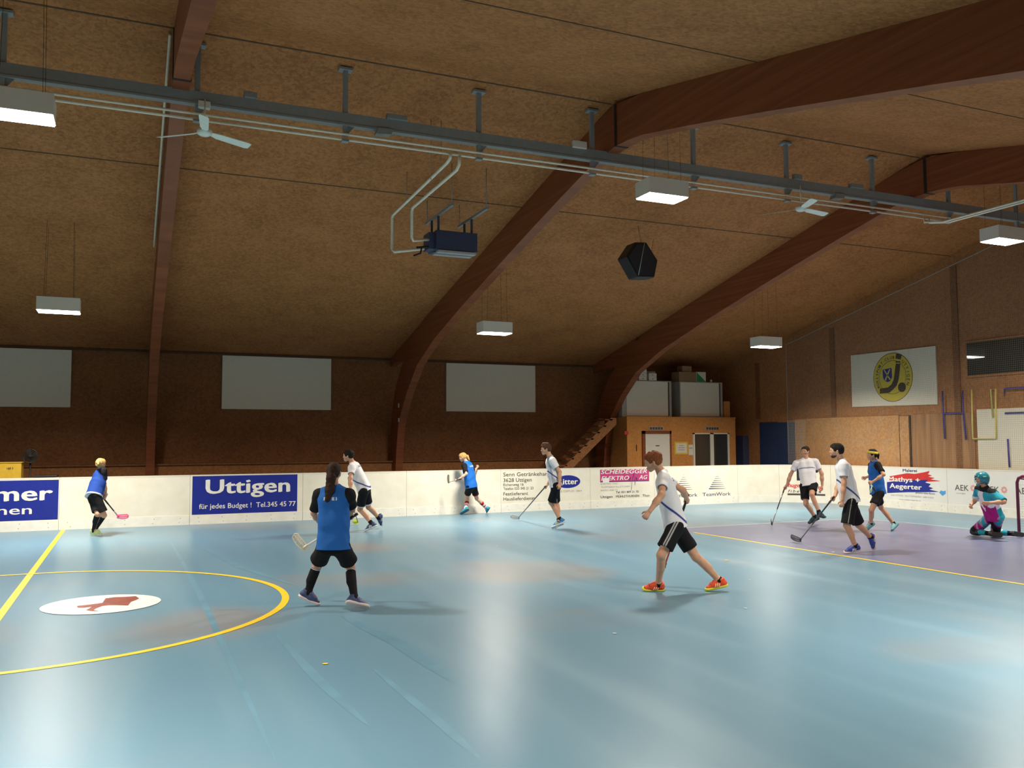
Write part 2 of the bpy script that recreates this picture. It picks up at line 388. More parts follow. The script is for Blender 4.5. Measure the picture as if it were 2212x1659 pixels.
# ------------------------------------------------------------------ glulam arches
ARCH_IN = [(25.35, 0), (25.22, 1.5), (25.02, 2.35), (24.70, 2.75), (24.15, 3.3), (23.2, 4.0), (21.75, 4.56), (19.7, 5.12), (18.1, 5.52), (16.05, 6.02), (14.5, 6.38), (12.95, 6.72), (12.3, 6.76)]
ARCH_OUT = [(25.75, 0), (25.78, 1.2), (25.80, 2.3), (25.62, 2.9), (25.30, 3.5), (24.8, 4.0), (24.2, 4.45), (23.4, 4.86)]
def arch(x0, label):
    a = empty('glulam_arch', (x0, 0, 0), label, 'roof arch', 'curved glulam roof arches')
    for side in (1, -1):
        fl = lambda y: y if side == 1 else 2 * YRIDGE - y
        top = [(y, zc(y) - .002) for y in (22.6, 18.0, 13.2)] + [(12.75, zc(12.75) - .03), (12.3, ZRIDGE - .07)]
        poly = [(fl(y), z) for y, z in ARCH_IN[::-1] + ARCH_OUT + top]
        mb = MB()
        # the soffit and flanks as one solid, triangulated through a strip between inner and outer line
        n = 40
        def resamp(pl, n):
            d = [0]
            for p, q in zip(pl[:-1], pl[1:]): d.append(d[-1] + math.hypot(q[0] - p[0], q[1] - p[1]))
            out = []
            for i in range(n + 1):
                t = d[-1] * i / n; k = 0
                while k < len(d) - 2 and d[k + 1] < t: k += 1
                w = (t - d[k]) / (d[k + 1] - d[k]); out.append((pl[k][0] + (pl[k + 1][0] - pl[k][0]) * w, pl[k][1] + (pl[k + 1][1] - pl[k][1]) * w))
            return out
        ii = resamp(ARCH_IN, n); oo = resamp(ARCH_OUT + top, n)
        vs = []
        for (ya, za), (yb, zb) in zip(ii, oo):
            for X in (0, .22): vs += [(X, fl(ya), za), (X, fl(yb), zb)]
        fs = []
        for i in range(n):
            b_ = i * 4; c = b_ + 4
            fs += [(b_, b_ + 1, c + 1, c), (b_ + 2, c + 2, c + 3, b_ + 3), (b_, c, c + 2, b_ + 2), (b_ + 1, b_ + 3, c + 3, c + 1)]
        fs += [(0, 2, 3, 1), (4 * n, 4 * n + 1, 4 * n + 3, 4 * n + 2)]
        mb.add(vs, fs).build('curved_leg', M['beam'], a)
        # short straight rafter tail from the arch to the eave
        tl = [(23.2, zc(23.2) - .01), (25.95, zc(25.95) - .01), (25.95, zc(25.95) - .28), (25.5, zc(25.5) - .30), (24.2, 4.25), (23.2, 4.4)]
        MB().prism([(fl(y), z) for y, z in tl], lambda p, q, t: (t, p, q), .03, .19).build('rafter_tail', M['beam'], a)
    MB().box(-.012, .232, YRIDGE - .03, YRIDGE + .03, 6.755, 7.46).build('ridge_plate', M['dark'], a)
    return a
A1 = arch(.45, 'red-brown glulam arch seen edge on, just right of the left wall lamp')
A2 = arch(7.31, 'red-brown glulam arch in the middle, crossing the top right of the ceiling')
A3 = arch(14.40, 'red-brown glulam arch nearest the cabin, in front of the wall cabinets')
arch(-6.6, 'red-brown glulam arch beyond the left edge of the view')
for z in (2.52, 2.95): MB().box(-.012, 0, 24.9, 24.98 + .02, z - .06, z + .06).build('paper_note', M['white'], A2)
mb = MB(); mb.tube([(-.05, 12.4, 7.40), (-.05, 14.5, 6.93), (-.05, 19.0, 5.87)], .022, 6); mb.build('conduit', M['pipe'], A1)

# ------------------------------------------------------------------ steel rail with pipes below the ridge
YRL = 12.65
rail = empty('ceiling_rail', (0, YRL, 0), 'long grey steel channel hung below the ridge across the whole hall', 'steel rail')
mb = MB()
mb.box(-6.5, XR - .1, -.06, .06, 6.57, 6.60).box(-6.5, XR - .1, -.05, .05, 6.60, 6.76)
mb.build('channel', M['steel'], rail)
for x in (-5.7, -3.6, -1.58, .78, 2.86, 5.0, 7.05, 9.1, 11.2, 13.35, 15.45, 17.5):
    if abs(x - 7.42) < .2: x = 7.1
    yy = .0; zt = zc(YRL)
    mb = MB(); mb.box(x - .035, x + .035, -.03, .03, 6.76, zt - .03).box(x - .10, x + .10, -.07, .07, zt - .045, zt - .01)
    mb.box(x - .03, x + .03, -.03, .03, 6.42, 6.60).prism([(.03, 6.60), (.16, 6.60), (.03, 6.44)], lambda a, b_, t: (x + a, t, b_), -.004, .004)
    mb.box(x - .05, x + .05, -.05, .05, 6.33, 6.36)
    mb.build('hanger_post', M['steel'], rail)
for x, z, w, hgt, mt in ((1.49, 6.76, .09, .09, 'steel'), (3.64, 6.76, .16, .08, 'steel'), (6.78, 6.74, .13, .12, 'white'), (11.42, 6.76, .09, .10, 'steel'), (12.88, 6.76, .16, .08, 'steel'), (.87, 6.52, .08, .10, 'white')):
    MB().box(x - w, x + w, -.09, .0, z, z + hgt).build('clamped_box', M[mt], rail, bevel=.01)
for x in (3.44, 12.43):
    MB().prism([(-.13, 6.50), (.11, 6.52), (.14, 6.60), (-.09, 6.60)], lambda a, b_, t: (x + a, t, b_), -.08, .06).build('small_floodlight', M['steel'], rail)
for dy, dz, lab in ((-.03, 6.44, 'upper cream heating pipe running under the grey steel rail'), (.02, 6.375, 'lower cream heating pipe running under the grey steel rail')):
    o = MB().tube([(-6.5, YRL + dy, dz), (15.45, YRL + dy, dz)], .020, 8).build('heating_pipe', M['pipe'])
    tag(o, lab, 'pipe', 'cream heating pipes under the rail')
for k, (x, lab) in enumerate(((14.93, 'left cream branch pipe leaving the rail toward the near side at right'), (15.07, 'right cream branch pipe leaving the rail toward the near side at right'))):
    o = MB().tube([(x - .25, 12.6, 6.37), (x - .25, 12.6, 6.27), (x, 12.35, 6.25), (x, 3.2, 6.25)], .022, 8).build('branch_pipe', M['pipe'])
    tag(o, lab, 'pipe', 'branch pipes at right')

# ------------------------------------------------------------------ heater
H = empty('unit_heater', (5.28, 15.55, 5.48), 'dark blue-grey box heater hung from the ceiling on two struts', 'heater')
mb = MB(); mb.box(0, .84, 0, .52, .05, .42); mb.build('casing', M['heater'], H, bevel=.012)
for k in range(2): MB().box(.03, .80, -.03 + k * .22, .12 + k * .22, -.01 - .0 * k, .03).build('louvre', M['silver'], H)
MB().box(-.12, -.001, .08, .42, .06, .38).build('connection_box', M['heater'], H)
for k, x in enumerate((.06, .74)):
    MB().box(x - .025, x + .025, -.75, .80, .70, .745).build('strut', M['steel'], H)
    for yy in (.06, .46): MB().box(x - .018, x + .018, yy - .018, yy + .018, .42, .70).build('strap', M['heater'], H)
    for yy in (-.70, .74):
        zt = zc(15.55 + yy) - 5.48
        MB().tube([(x, yy, .72), (x, yy, zt)], .008, 6).build('threaded_rod', M['steel'], H)
mb = MB(); mb.tube([(-.12, .1, .10), (-.36, .1, .06)], .02, 8).tube([(-.26, .1, .08), (-.28, .1, -.04), (-.42, .1, -.10)], .016, 6)
mb.build('valve', M['dark'], H)
for pts_, lab in (([(4.52, 12.63, 6.36), (4.52, 12.65, 6.30), (4.54, 12.85, 6.29), (4.54, 15.95, 6.20), (4.54, 16.0, 6.14), (4.54, 16.0, 5.55), (4.58, 16.0, 5.50), (5.14, 15.85, 5.58)], 'outer cream pipe dropping to the blue-grey heater'),
                  ([(4.68, 12.66, 6.36), (4.68, 12.68, 6.22), (4.70, 12.85, 6.19), (4.70, 15.2, 6.17), (4.70, 15.25, 6.10), (4.70, 15.25, 5.62), (4.74, 15.28, 5.58), (5.17, 15.66, 5.72)], 'inner cream pipe dropping to the blue-grey heater')):
    o = MB().tube(pts_, .027, 8).build('heater_pipe', M['pipe']); tag(o, lab, 'pipe', 'pipes feeding the heater')
for x, y in ((4.52, 13.6), (4.70, 13.6), (4.62, 15.3)):
    o = MB().tube([(x, y, 6.22), (x, y, zc(y))], .006, 5).build('pipe_hanger', M['steel'])
    tag(o, 'thin threaded rod holding the heater pipes', 'rod', 'rods above the heater pipes')

# ------------------------------------------------------------------ ceiling fans
def fan(x, y, z, rot, label, top, tilt=0):
    f = empty('ceiling_fan', (x, y, z), label, 'ceiling fan', 'pale ceiling fans', rz=rot)
    MB().lathe([(.0, -.05), (.06, -.045), (.10, -.02), (.10, .03), (.07, .05), (.03, .06)], seg=20).build('motor_hub', M['fan'], f)
    MB().tube([(0, 0, .05), (0, 0, top - z)], .012, 6).build('drop_rod', M['fan'], f)
    for k in range(3):
        t = 2 * PI * k / 3
        vs = []
        for i, (r_, w, dz) in enumerate(((.09, .03, 0), (.2, .055, -.01), (.65, .065, -.02), (.70, .05, -.02))):
            for s in (-1, 1):
                for h_ in (0, .008):
                    vs.append((r_ * math.cos(t) - s * w * math.sin(t), r_ * math.sin(t) + s * w * math.cos(t), dz + h_ - s * w * .30))
        fs = []
        for i in range(3):
            b_ = i * 4; c = b_ + 4
            fs += [(b_, b_ + 2, c + 2, c), (b_ + 1, c + 1, c + 3, b_ + 3), (b_, c, c + 1, b_ + 1), (b_ + 2, b_ + 3, c + 3, c + 2)]
        fs += [(0, 1, 3, 2), (12, 14, 15, 13)]
        MB().add(vs, fs).build('blade', M['fan'], f)
    return f
fan(.87, 12.45, 6.13, math.radians(-95), 'pale three-blade fan in front of the edge-on arch at upper left', 6.6)
fan(11.35, 12.45, 6.16, math.radians(-113), 'pale three-blade fan by the rightmost arch at upper right', 6.6)

# ------------------------------------------------------------------ hanging lamps (they light the hall)
def lamp(x, y, z, label):
    l = empty('hall_lamp', (x, y, z), label, 'lamp', 'white box lamps hung from the ceiling')
    a, b_, h_ = .37, .21, .24; t = .012
    mb = MB()
    mb.box(-a, a, -b_, -b_ + t, 0, h_).box(-a, a, b_ - t, b_, 0, h_).box(-a, -a + t, -b_ + t, b_ - t, 0, h_).box(a - t, a, -b_ + t, b_ - t, 0, h_).box(-a, a, -b_, b_, h_, h_ + t)
    mb.build('housing', M['white'], l)
    MB().box(-a + t, a - t, -b_ + t, b_ - t, -.016, .03).build('light_panel', M['lampglow'], l)
    for sx in (-.25, .25):
        for sy in (-.17, .17):
            MB().tube([(sx, sy, h_ + t), (sx * .92, sy, zc(y + sy) - z)], .0025, 4).build('suspension_cord', M['dark'], l)
    ld = bpy.data.lights.new('hall_lamp_light', 'AREA'); ld.shape = 'RECTANGLE'; ld.size = .72; ld.size_y = .40
    ld.energy = LAMP_W; ld.color = LAMP_COL; ld.spread = LAMP_SPREAD
    lo = bpy.data.objects.new('light', ld); COL.objects.link(lo); lo.parent = l; lo.location = (0, 0, -.022)
    return l
for x, nm in ((-10.3, None), (-1.27, 'cut by the left edge above the fan'), (7.80, 'hanging right of the ridge bend'), (15.75, 'at the right edge')):
    lamp(x, 11.7, 5.78, 'white box lamp of the ridge row, ' + (nm or 'out of view at far left'))
for x, nm in ((-10.3, None), (-1.27, 'above the left white wall panel'), (7.80, 'right of the middle arch'), (15.76, 'above the cabinets near the corner')):
    lamp(x, 18.75, 4.40, 'white box lamp of the far row, ' + (nm or 'out of view at far left'))
for x in (-10.3, -1.27, 7.80, 15.76):
    lamp(x, 4.6, 4.40, 'white box lamp of the near row above the camera side')

# ------------------------------------------------------------------ loudspeaker
S = empty('hanging_loudspeaker', (10.0, 15.9, 5.73), 'black angular loudspeaker hung from the ceiling between two arches', 'loudspeaker')
prof = [(-.20, .37), (.08, .39), (.36, .02), (.27, -.36), (-.16, -.38), (-.44, .04)]
MB().prism(prof, lambda a, b_, t: (a, t, b_), -.16, .20).build('cabinet', M['black'], S, bevel=.02)
MB().prism([(a * .86, b_ * .86) for a, b_ in prof], lambda a, b_, t: (a, t, b_), -.172, -.163).build('grille', mat('speaker_grille', (.02, .02, .022, 1), .7, scale=80, var=.5), S)
MB().tube([(-.14, -.175, -.34), (.02, -.178, .36), (.03, -.02, .42), (.04, .1, .80)], .008, 6).build('hanging_cable', M['silver'], S)
MB().tube([(.30, .1, -.1), (.62, .4, .62)], .004, 5).build('stay_wire', M['dark'], S)

# ------------------------------------------------------------------ white panels on the far wall
for n, (xa, xb, lab) in enumerate(((-4.5, -1.42, 'matt white wall panel at the left edge, under the left lamp'), (2.41, 5.51, 'matt white wall panel between the edge-on arch and the middle arch'), (9.14, 12.24, 'matt white wall panel right of the middle arch'))):
    o = MB().box(xa, xb, 25.93, 25.995, 2.83, 4.36).build('wall_panel', M['panelwhite'], bevel=.01)
    tag(o, lab, 'wall panel', 'matt white panels on the far wall')

# ------------------------------------------------------------------ cabin with doors, cabinets on top
K = empty('cabin', (14.66, 24.2, 0), 'ochre flakeboard cabin with two doors behind the rink boards', 'cabin')
mb = MB(); mb.box(0, 4.28, 0, 1.78, 0, 2.62); mb.box(0, 4.30, -.01, 1.78, 2.62, 2.66)
mb.build('wall', M['cabin'], K)
MB().box(4.06, 4.30, .3, 1.78, 2.66, 3.22).build('parapet', M['cabin'], K)
d = MB().box(.66, 1.60, -.035, .01, 0, 2.10).build('door', M['doorwhite'], K, bevel=.006)
MB().box(1.05, 1.19, -.045, -.036, 1.70, 1.73).build('door_label', M['ink'], d)
mb = MB(); mb.box(.55, .66, -.05, .02, 0, 2.20).box(1.60, 1.66, -.05, .02, 0, 2.20).box(.55, 1.66, -.05, .02, 2.10, 2.20)
mb.build('door_frame', M['beam'], d)
g = MB().box(2.56, 3.98, -.02, .01, 0, 2.10).build('glass_door', M['glass'], K)
mb = MB()
for xa, xb in ((2.52, 2.58), (3.20, 3.34), (3.92, 3.98)): mb.box(xa, xb, -.05, 0, 0, 2.13)
mb.box(2.52, 3.98, -.05, 0, 2.09, 2.13); mb.build('glass_door_frame', M['doorwhite'], g)
for xa, xb in ((.82, 1.38), (3.04, 3.56)):
    v = MB().box(xa, xb, -.02, 0, 2.22, 2.34).build('vent_sign', M['greycab'], K)
    for k in range(5): MB().box(xa + .03 + k * .103, xa + .11 + k * .103, -.026, -.021, 2.24, 2.32).build('letter_block', M['ink'], v)
MB().box(-.10, .04, -.02, -.0, 2.08, 2.19).build('red_notice', M['red'], K)
MB().box(.33, .35, -.02, -.0, 1.55, 1.75).build('handle_slot', M['dark'], K)
mapC = lambda a, b_, d_: (a, -.004 - d_, b_)
pp = MB().box(1.79, 2.33, -.012, -.0, 1.42, 1.84).build('yellow_poster', M['yellow'], K)
MB().box(1.85, 2.27, -.018, -.0121, 1.47, 1.79).build('poster_sheet', M['white'], pp)
for k, w in enumerate((.18, .24, .24)): MB().box(2.06 - w / 2, 2.06 + w / 2, -.021, -.0181, 1.70 - k * .07, 1.725 - k * .07).build('poster_line', M['greyink'], pp)
pq = MB().box(2.35, 2.53, -.012, -.0, 1.40, 1.74).build('paper_notice', M['white'], K)
MB().box(2.37, 2.50, -.015, -.0121, 1.61, 1.65).build('notice_line', M['greyink'], pq)

for xa, xb, lab in ((14.68, 16.60, 'grey sliding-door cabinet on the cabin roof, behind the arch'), (16.93, 18.68, 'grey sliding-door cabinet on the cabin roof, farther from the arch')):
    c = empty('storage_cabinet', (xa, 24.5, 2.665), lab, 'cabinet', 'grey cabinets on the cabin roof')
    w = xb - xa
    mb = MB(); mb.box(0, w, .02, .62, 0, 1.20); mb.build('body', M['greycab'], c, bevel=.008)
    MB().box(.16 if xa < 15 else .02, w - .17, 0, .019, .03, 1.17).build('sliding_door', M['panelwhite'], c)
    MB().box(w - .13, w - .11, 0, .019, .04, 1.16).build('door_gap', M['dark'], c)
zt = 3.867
def box_obj(name, x0, x1, y0, y1, z0, z1, mt, lab, cat, group=None):
    o = MB().box(x0, x1, y0, y1, z0, z1).build(name, M[mt] if isinstance(mt, str) else mt, bevel=.004); return tag(o, lab, cat, group)
for i in range(3): 
    o = box_obj('archive_box', 15.36, 15.66, 24.55, 24.85, zt + .003 + i * .123, zt + .12 + i * .123, 'white', ('bottom', 'middle', 'top')[i] + ' white archive box of the left stack on the cabinet', 'box', 'archive boxes on the cabinet')
    MB().lathe([(.015, 0), (.015, .006)], c=(15.51, 24.545, zt + .06 + i * .123), axis='y', seg=10).build('finger_hole', M['ink'], o)
for i in range(2): 
    o = box_obj('archive_box', 15.74, 16.04, 24.55, 24.85, zt + .003 + i * .123, zt + .12 + i * .123, 'white', ('lower', 'upper')[i] + ' white archive box of the right stack on the cabinet', 'box', 'archive boxes on the cabinet')
    MB().lathe([(.015, 0), (.015, .006)], c=(15.89, 24.545, zt + .06 + i * .123), axis='y', seg=10).build('finger_hole', M['ink'], o)
box_obj('storage_box', 15.72, 16.22, 24.90, 25.1, zt + .003, zt + .34, 'greycab', 'pale grey box behind the white archive boxes', 'box')
box_obj('cardboard_box', 16.93, 17.62, 24.55, 25.0, zt + .003, zt + .33, 'cardboard', 'large brown cardboard box on the farther cabinet', 'box')
box_obj('cardboard_box', 17.10, 17.48, 24.6, 24.9, zt + .34, zt + .53, 'cardboard', 'small brown cardboard box on top of the large one', 'box')
g = box_obj('green_carton', 17.64, 18.02, 24.55, 24.75, zt + .003, zt + .34, 'white', 'white and green carton beside the brown cardboard box', 'box')
MB().prism([(17.645, zt + .01), (18.015, zt + .01), (17.645, zt + .33)], lambda a, b_, t: (a, t, b_), 24.545, 24.549).build('green_print', M['green'], g)
o = MB().lathe([(.0, zt + .003), (.035, zt + .003), (.035, zt + .09), (0, zt + .095)], c=(18.27, 24.6, 0), seg=16).build('white_cup', M['white']); tag(o, 'small white cup at the right end of the cabinet top', 'cup')
box_obj('wall_vent', 17.80, 18.25, 25.96, 25.995, 4.62, 4.84, 'steel', 'grey vent on the wall above the cardboard boxes', 'vent')
# ------------------------------------------------------------------ stairs to the cabin roof
ST = empty('wooden_stairs', (11.35, 24.3, 0), 'steep open wooden stairs rising to the cabin roof', 'stairs')
n = 12
MB().prism([(0, .10), (.18, 0), (2.98, 2.40), (2.98, 2.60), (2.80, 2.62)], lambda a, b_, t: (a, t, b_), 0, .05).build('stringer', M['endwall'], ST)
MB().prism([(0, .10), (.18, 0), (2.98, 2.40), (2.98, 2.60), (2.80, 2.62)], lambda a, b_, t: (a, t, b_), .75, .80).build('stringer', M['endwall'], ST)
for i in range(n):
    x = .10 + i * .235; z = .22 + i * .205
    MB().box(x - .12, x + .16, .0, .8, z + .06, z + .10).build('step', M['beam'], ST)

# ------------------------------------------------------------------ things behind the boards at left
o = tag(MB().box(-2.95, -2.17, 22.4, 22.9, 0, 1.44).box(-2.97, -2.15, 22.38, 22.92, 1.44, 1.46).build('yellow_crate', M['yellow'], bevel=.01), 'yellow crate standing behind the boards at the left edge', 'crate')
text('168 S', .06, lambda a, b_, d_: (a, 22.38 - d_, b_), 'crate_print', M['ink'], o, x=-2.46, y=1.31, bold=.02)
fn = empty('floor_fan', (-2.03, 22.75, 0), 'round black floor fan beside the yellow crate', 'fan')
MB().tube([(.155 * math.cos(t), -.05, 1.59 + .155 * math.sin(t)) for t in [2 * PI * k / 24 for k in range(24)]], .012, 6, closed=True).build('ring', M['black'], fn)
mb = MB()
for k in range(12):
    t = PI * k / 12; mb.tube([(.155 * math.cos(t), -.05, 1.59 + .155 * math.sin(t)), (0, -.10, 1.59), (-.155 * math.cos(t), -.05, 1.59 - .155 * math.sin(t))], .004, 4)
mb.build('guard', M['black'], fn)
MB().lathe([(0, -.04), (.06, -.04), (.07, .06), (0, .08)], c=(0, 0, 1.59), axis='y').build('motor', M['black'], fn)
mb = MB()
for k in range(4):
    t = PI / 2 * k + .3; mb.prism([(.02, -.03), (.14, -.05), (.145, .04), (.02, .03)], lambda a, b_, q: (a * math.cos(t) - b_ * math.sin(t), q, 1.59 + a * math.sin(t) + b_ * math.cos(t)), -.055, -.05)
mb.build('fan_blades', M['black'], fn)
mb = MB(); mb.tube([(0, .03, 1.53), (0, .03, .03)], .018, 8).lathe([(0, 0), (.18, 0), (.17, .03), (0, .04)], c=(0, .03, 0)); mb.build('stand', M['black'], fn)
o = tag(MB().box(-1.86, -1.46, 22.0, 22.4, 0, 1.13).box(-1.90, -1.42, 21.98, 22.42, 1.13, 1.16).build('dark_bench_box', M['black'], bevel=.01), 'low black box just showing over the boards at left', 'box')

# ------------------------------------------------------------------ right end wall
mapE = lambda a, b_, d_: (XR - .005 - d_, 18.12 - a, 3.63 + b_)      # a to the right, b up
sg = empty('club_sign', (0, 0, 0), 'white club sign with a yellow disc and dark stick on the end wall', 'sign')
flat('sign_board', [(-1.53, -.78), (1.45, -.82), (1.45, .74), (-1.53, .76)], mapE, M['panelwhite'], sg, thick=.03)
y_ = flat('yellow_disc', ell(0, 0, .69, .69, 48), mapE, M['emblem'], sg, thick=.004, d0=.031)
def ringflat(name, r0, r1, mt, par, d0, n=64):
    mb = MB(); vs = []; fs = []
    for i in range(n):
        t = 2 * PI * i / n
        vs += [mapE(r0 * math.cos(t), r0 * math.sin(t), d0), mapE(r1 * math.cos(t), r1 * math.sin(t), d0)]
    for i in range(n):
        j = (i + 1) % n; fs.append((2 * i, 2 * i + 1, 2 * j + 1, 2 * j))
    return mb.add(vs, fs).build(name, mt, par)
ringflat('disc_rim', .675, .69, M['brown'], sg, .037)
ringflat('inner_ring', .465, .478, M['brown'], sg, .037)
u = lambda L_: [((x - 1065) / 410 * .68, -(y - 830) / 510 * .68) for x, y in L_]
flat('stick_print', u([(1145, 550), (1240, 560), (1215, 760), (1190, 900), (1150, 1010), (1060, 1100), (990, 1150), (930, 1160), (780, 1160), (790, 1050), (960, 1040), (1040, 980), (1090, 880), (1120, 700)]), mapE, M['brown'], sg, d0=.038)
flat('stick_print', u([(1145, 500), (1240, 510), (1238, 535), (1142, 530)]), mapE, M['brown'], sg, d0=.038)
flat('stick_print', u([(1185, 335), (1275, 375), (1250, 475), (1140, 440), (1160, 350)]), mapE, M['brown'], sg, d0=.038)
flat('ball_print', ell(.318, -.30, .135, .135, 24), mapE, M['brown'], sg, d0=.038)
flat('shield_print', u([(860, 650), (1050, 630), (1055, 830), (1020, 900), (960, 925), (900, 895), (862, 820)]), mapE, M['adblue'], sg, d0=.038)
flat('shield_cross', u([(885, 665), (905, 655), (1030, 870), (1005, 885)]), mapE, M['emblem'], sg, d0=.041)
flat('shield_cross', u([(1005, 650), (1025, 660), (925, 895), (900, 875)]), mapE, M['emblem'], sg, d0=.041)
def arctext(s, a0, a1, r_, size):
    for i, ch in enumerate(s):
        if ch == ' ': continue
        t = math.radians(a0 + (a1 - a0) * i / (len(s) - 1))
        c, q = math.cos(t), math.sin(t)
        # letter upright direction = radial
        text(ch, size, lambda a, b_, d_: mapE(r_ * c + a * q + b_ * c, r_ * q - a * c + b_ * q, d_ + .038), 'ring_letter', M['brown'], sg, align='CENTER', bold=.02)
arctext('ROLLSPORT-CLUB', 206, 84, .515, .125)
arctext('UTTIGEN', 47, -22, .515, .125)

def yz(ya, yb, za, zb, x0, x1): return MB().box(x0, x1, min(ya, yb), max(ya, yb), za, zb)
for y, z0, z1 in ((20.41, 2.6, 5.3), (16.05, 0, 6.4), (23.9, 2.6, 4.5)):
    o = yz(y - .09, y + .09, z0, z1, XR - .04, XR - .002).build('wall_post', M['wall']); tag(o, 'vertical dark brown post on the end wall, ' + {20.41: 'left of the club sign', 16.05: 'right of the club sign', 23.9: 'near the corner above the blue door'}[y], 'post', 'posts on the end wall')
tag(yz(22.1, 17.95, 0, 2.55, XR - .05, XR - .002).build('low_wall_board', M['endlow']), 'light flakeboard cladding on the lower end wall under the club sign', 'wall cladding')
tag(yz(17.93, 17.62, 0, 2.53, XR - .045, XR - .002).build('light_batten', M['endlow']), 'narrow pale strip board between two dark gaps on the end wall', 'wall cladding')
o = tag(yz(18.0, 17.58, 0, 2.54, XR - .02, XR - .001).build('dark_gap_board', M['dark']), 'dark vertical gap either side of the pale strip board', 'wall cladding')
tag(yz(17.52, 15.6, 0, 2.56, XR - .035, XR - .002).build('plank_cladding', M['plank']), 'brown plank cladding on the end wall left of the white panel', 'wall cladding')
o = tag(yz(15.5, 10.5, 0, 2.63, XR - .05, XR - .002).build('white_end_panel', M['panelwhite'], bevel=.01), 'large white panel at the right edge of the end wall', 'wall panel')
o = empty('end_window', (0, 0, 0), 'dark strip window high on the end wall, reflecting a lamp', 'window')
yz(15.74, 9.5, 3.50, 4.34, XR - .02, XR - .004).build('pane', M['glass'], o)
mb = yz(15.78, 9.5, 4.34, 4.39, XR - .03, XR - .002); mb.box(XR - .03, XR - .002, 9.5, 15.78, 3.45, 3.50); mb.build('window_frame', M['endwall'], o)
bd = empty('blue_door', (XR, 0, 0), 'dark blue double door in the end wall beside the netting', 'door')
MB().box(-.05, -.002, 22.13, 22.95, 0, 2.46).build('door_leaf', M['bluedoor'], bd, bevel=.006)
MB().box(-.05, -.002, 22.97, 23.82, 0, 2.48).build('door_leaf', M['bluedoor'], bd, bevel=.006)
tag(yz(25.1, 24.45, 0, 2.04, XR - .25, XR - .002).build('grey_locker', M['heater'], bevel=.01), 'dark grey locker in the corner right of the cabin', 'locker')
# blue and yellow tube frames on the end wall
def tubes(name, paths, mt, lab):
    mb = MB()
    for p in paths: mb.tube([(XR - .069, y, z) for y, z in p], .022, 6)
    return tag(mb.build(name, M[mt]), lab, 'tube frame', 'coloured tube frames on the end wall')
tubes('blue_tube_frame', [[(16.47, 3.15), (16.47, 2.56), (16.45, 1.89)], [(16.49, 2.56), (15.85, 2.55)], [(15.86, 3.13), (15.87, 2.54), (15.82, 1.87)]], 'bluetube', 'blue H-shaped tube frame beside the yellow one')
tubes('yellow_tube_frame', [[(15.60, 3.14), (15.62, 2.2), (15.62, 1.89), (14.97, 1.89), (14.93, 3.12), (15.06, 3.12), (15.03, 2.42)]], 'yellowtube', 'yellow U-shaped tube frame at right')
tubes('blue_tube_frame', [[(14.69, 2.99), (14.69, 3.11), (13.2, 3.11)]], 'bluetube', 'upper blue tube at the right edge above the white panel')
tubes('blue_tube_frame', [[(14.70, 2.51), (13.2, 2.51)]], 'bluetube', 'lower blue tube crossing the white panel at the right edge')
tubes('blue_tube_frame', [[(14.66, 1.88), (14.64, 1.2)]], 'bluetube', 'short upright blue tube in front of the white panel')
# ------------------------------------------------------------------ rink boards (path along far side, round the corner, down the right end)
YB, XE, RC, HB = 21.47, 19.35, 2.5, 1.135
def path(s):
    L1 = XE - RC
    if s < L1: return s, YB, 0, -1
    a = (s - L1) / RC
    if a < PI / 2: return L1 + RC * math.sin(a), YB - RC + RC * math.cos(a), -math.sin(a), -math.cos(a)
    return XE, YB - RC - (s - L1 - RC * PI / 2), -1, 0
def bmap(s, z, d):
    x, y, nx, ny = path(s)
    return (x + nx * d, y + ny * d, z)
def board_strip(name, s0, s1, z0, z1, d0, d1, material, parent):
    n = max(1, int((s1 - s0) / .15)) if s1 > XE - RC and s0 < XE - RC + RC * PI / 2 else 1
    vs = []; fs = []
    for i in range(n + 1):
        s = s0 + (s1 - s0) * i / n
        vs += [bmap(s, z0, d0), bmap(s, z1, d0), bmap(s, z1, d1), bmap(s, z0, d1)]
    for i in range(n):
        a = i * 4; b_ = a + 4
        for k in range(4): fs.append((a + k, a + (k + 1) % 4, b_ + (k + 1) % 4, b_ + k))
    fs += [(3, 2, 1, 0), (n * 4, n * 4 + 1, n * 4 + 2, n * 4 + 3)]
    return MB().add(vs, fs).build(name, material, parent)
SEG = [(-6.7, -4.02, 'plain white rink board at far left, out of view', 0), (-4.02, -1.337, 'rink board with the cut-off blue "mer" advert at the left edge', 0),
       (-1.337, 1.335, 'plain white rink board between the two blue adverts', 0), (1.335, 3.90, 'rink board with the large blue Uttigen advert', 0),
       (3.90, 6.50, 'plain white rink board right of the Uttigen advert', 0), (6.50, 9.10, 'plain white rink board behind the blonde runner', 0),
       (9.10, 11.80, 'rink board with the brown drinks-dealer lettering', 0), (11.80, 13.90, 'rink board with the magenta electrician advert', 0),
       (13.90, 16.85, 'rink board with the two striped triangle emblems', 0), (16.85, 18.19, 'plain curved rink board at the start of the corner', 0),
       (18.19, 19.68, 'curved corner rink board with the black and red advert', 0), (19.68, 21.30, 'plain curved rink board right of the black and red advert', 0),
       (21.30, 23.55, 'end rink board with the red and blue brush-stroke advert', 1), (23.55, 26.3, 'end rink board with repeated dark capitals and pink flower prints', 1), (26.3, 29.0, 'end rink board beyond the right edge', 1)]
BO = {}
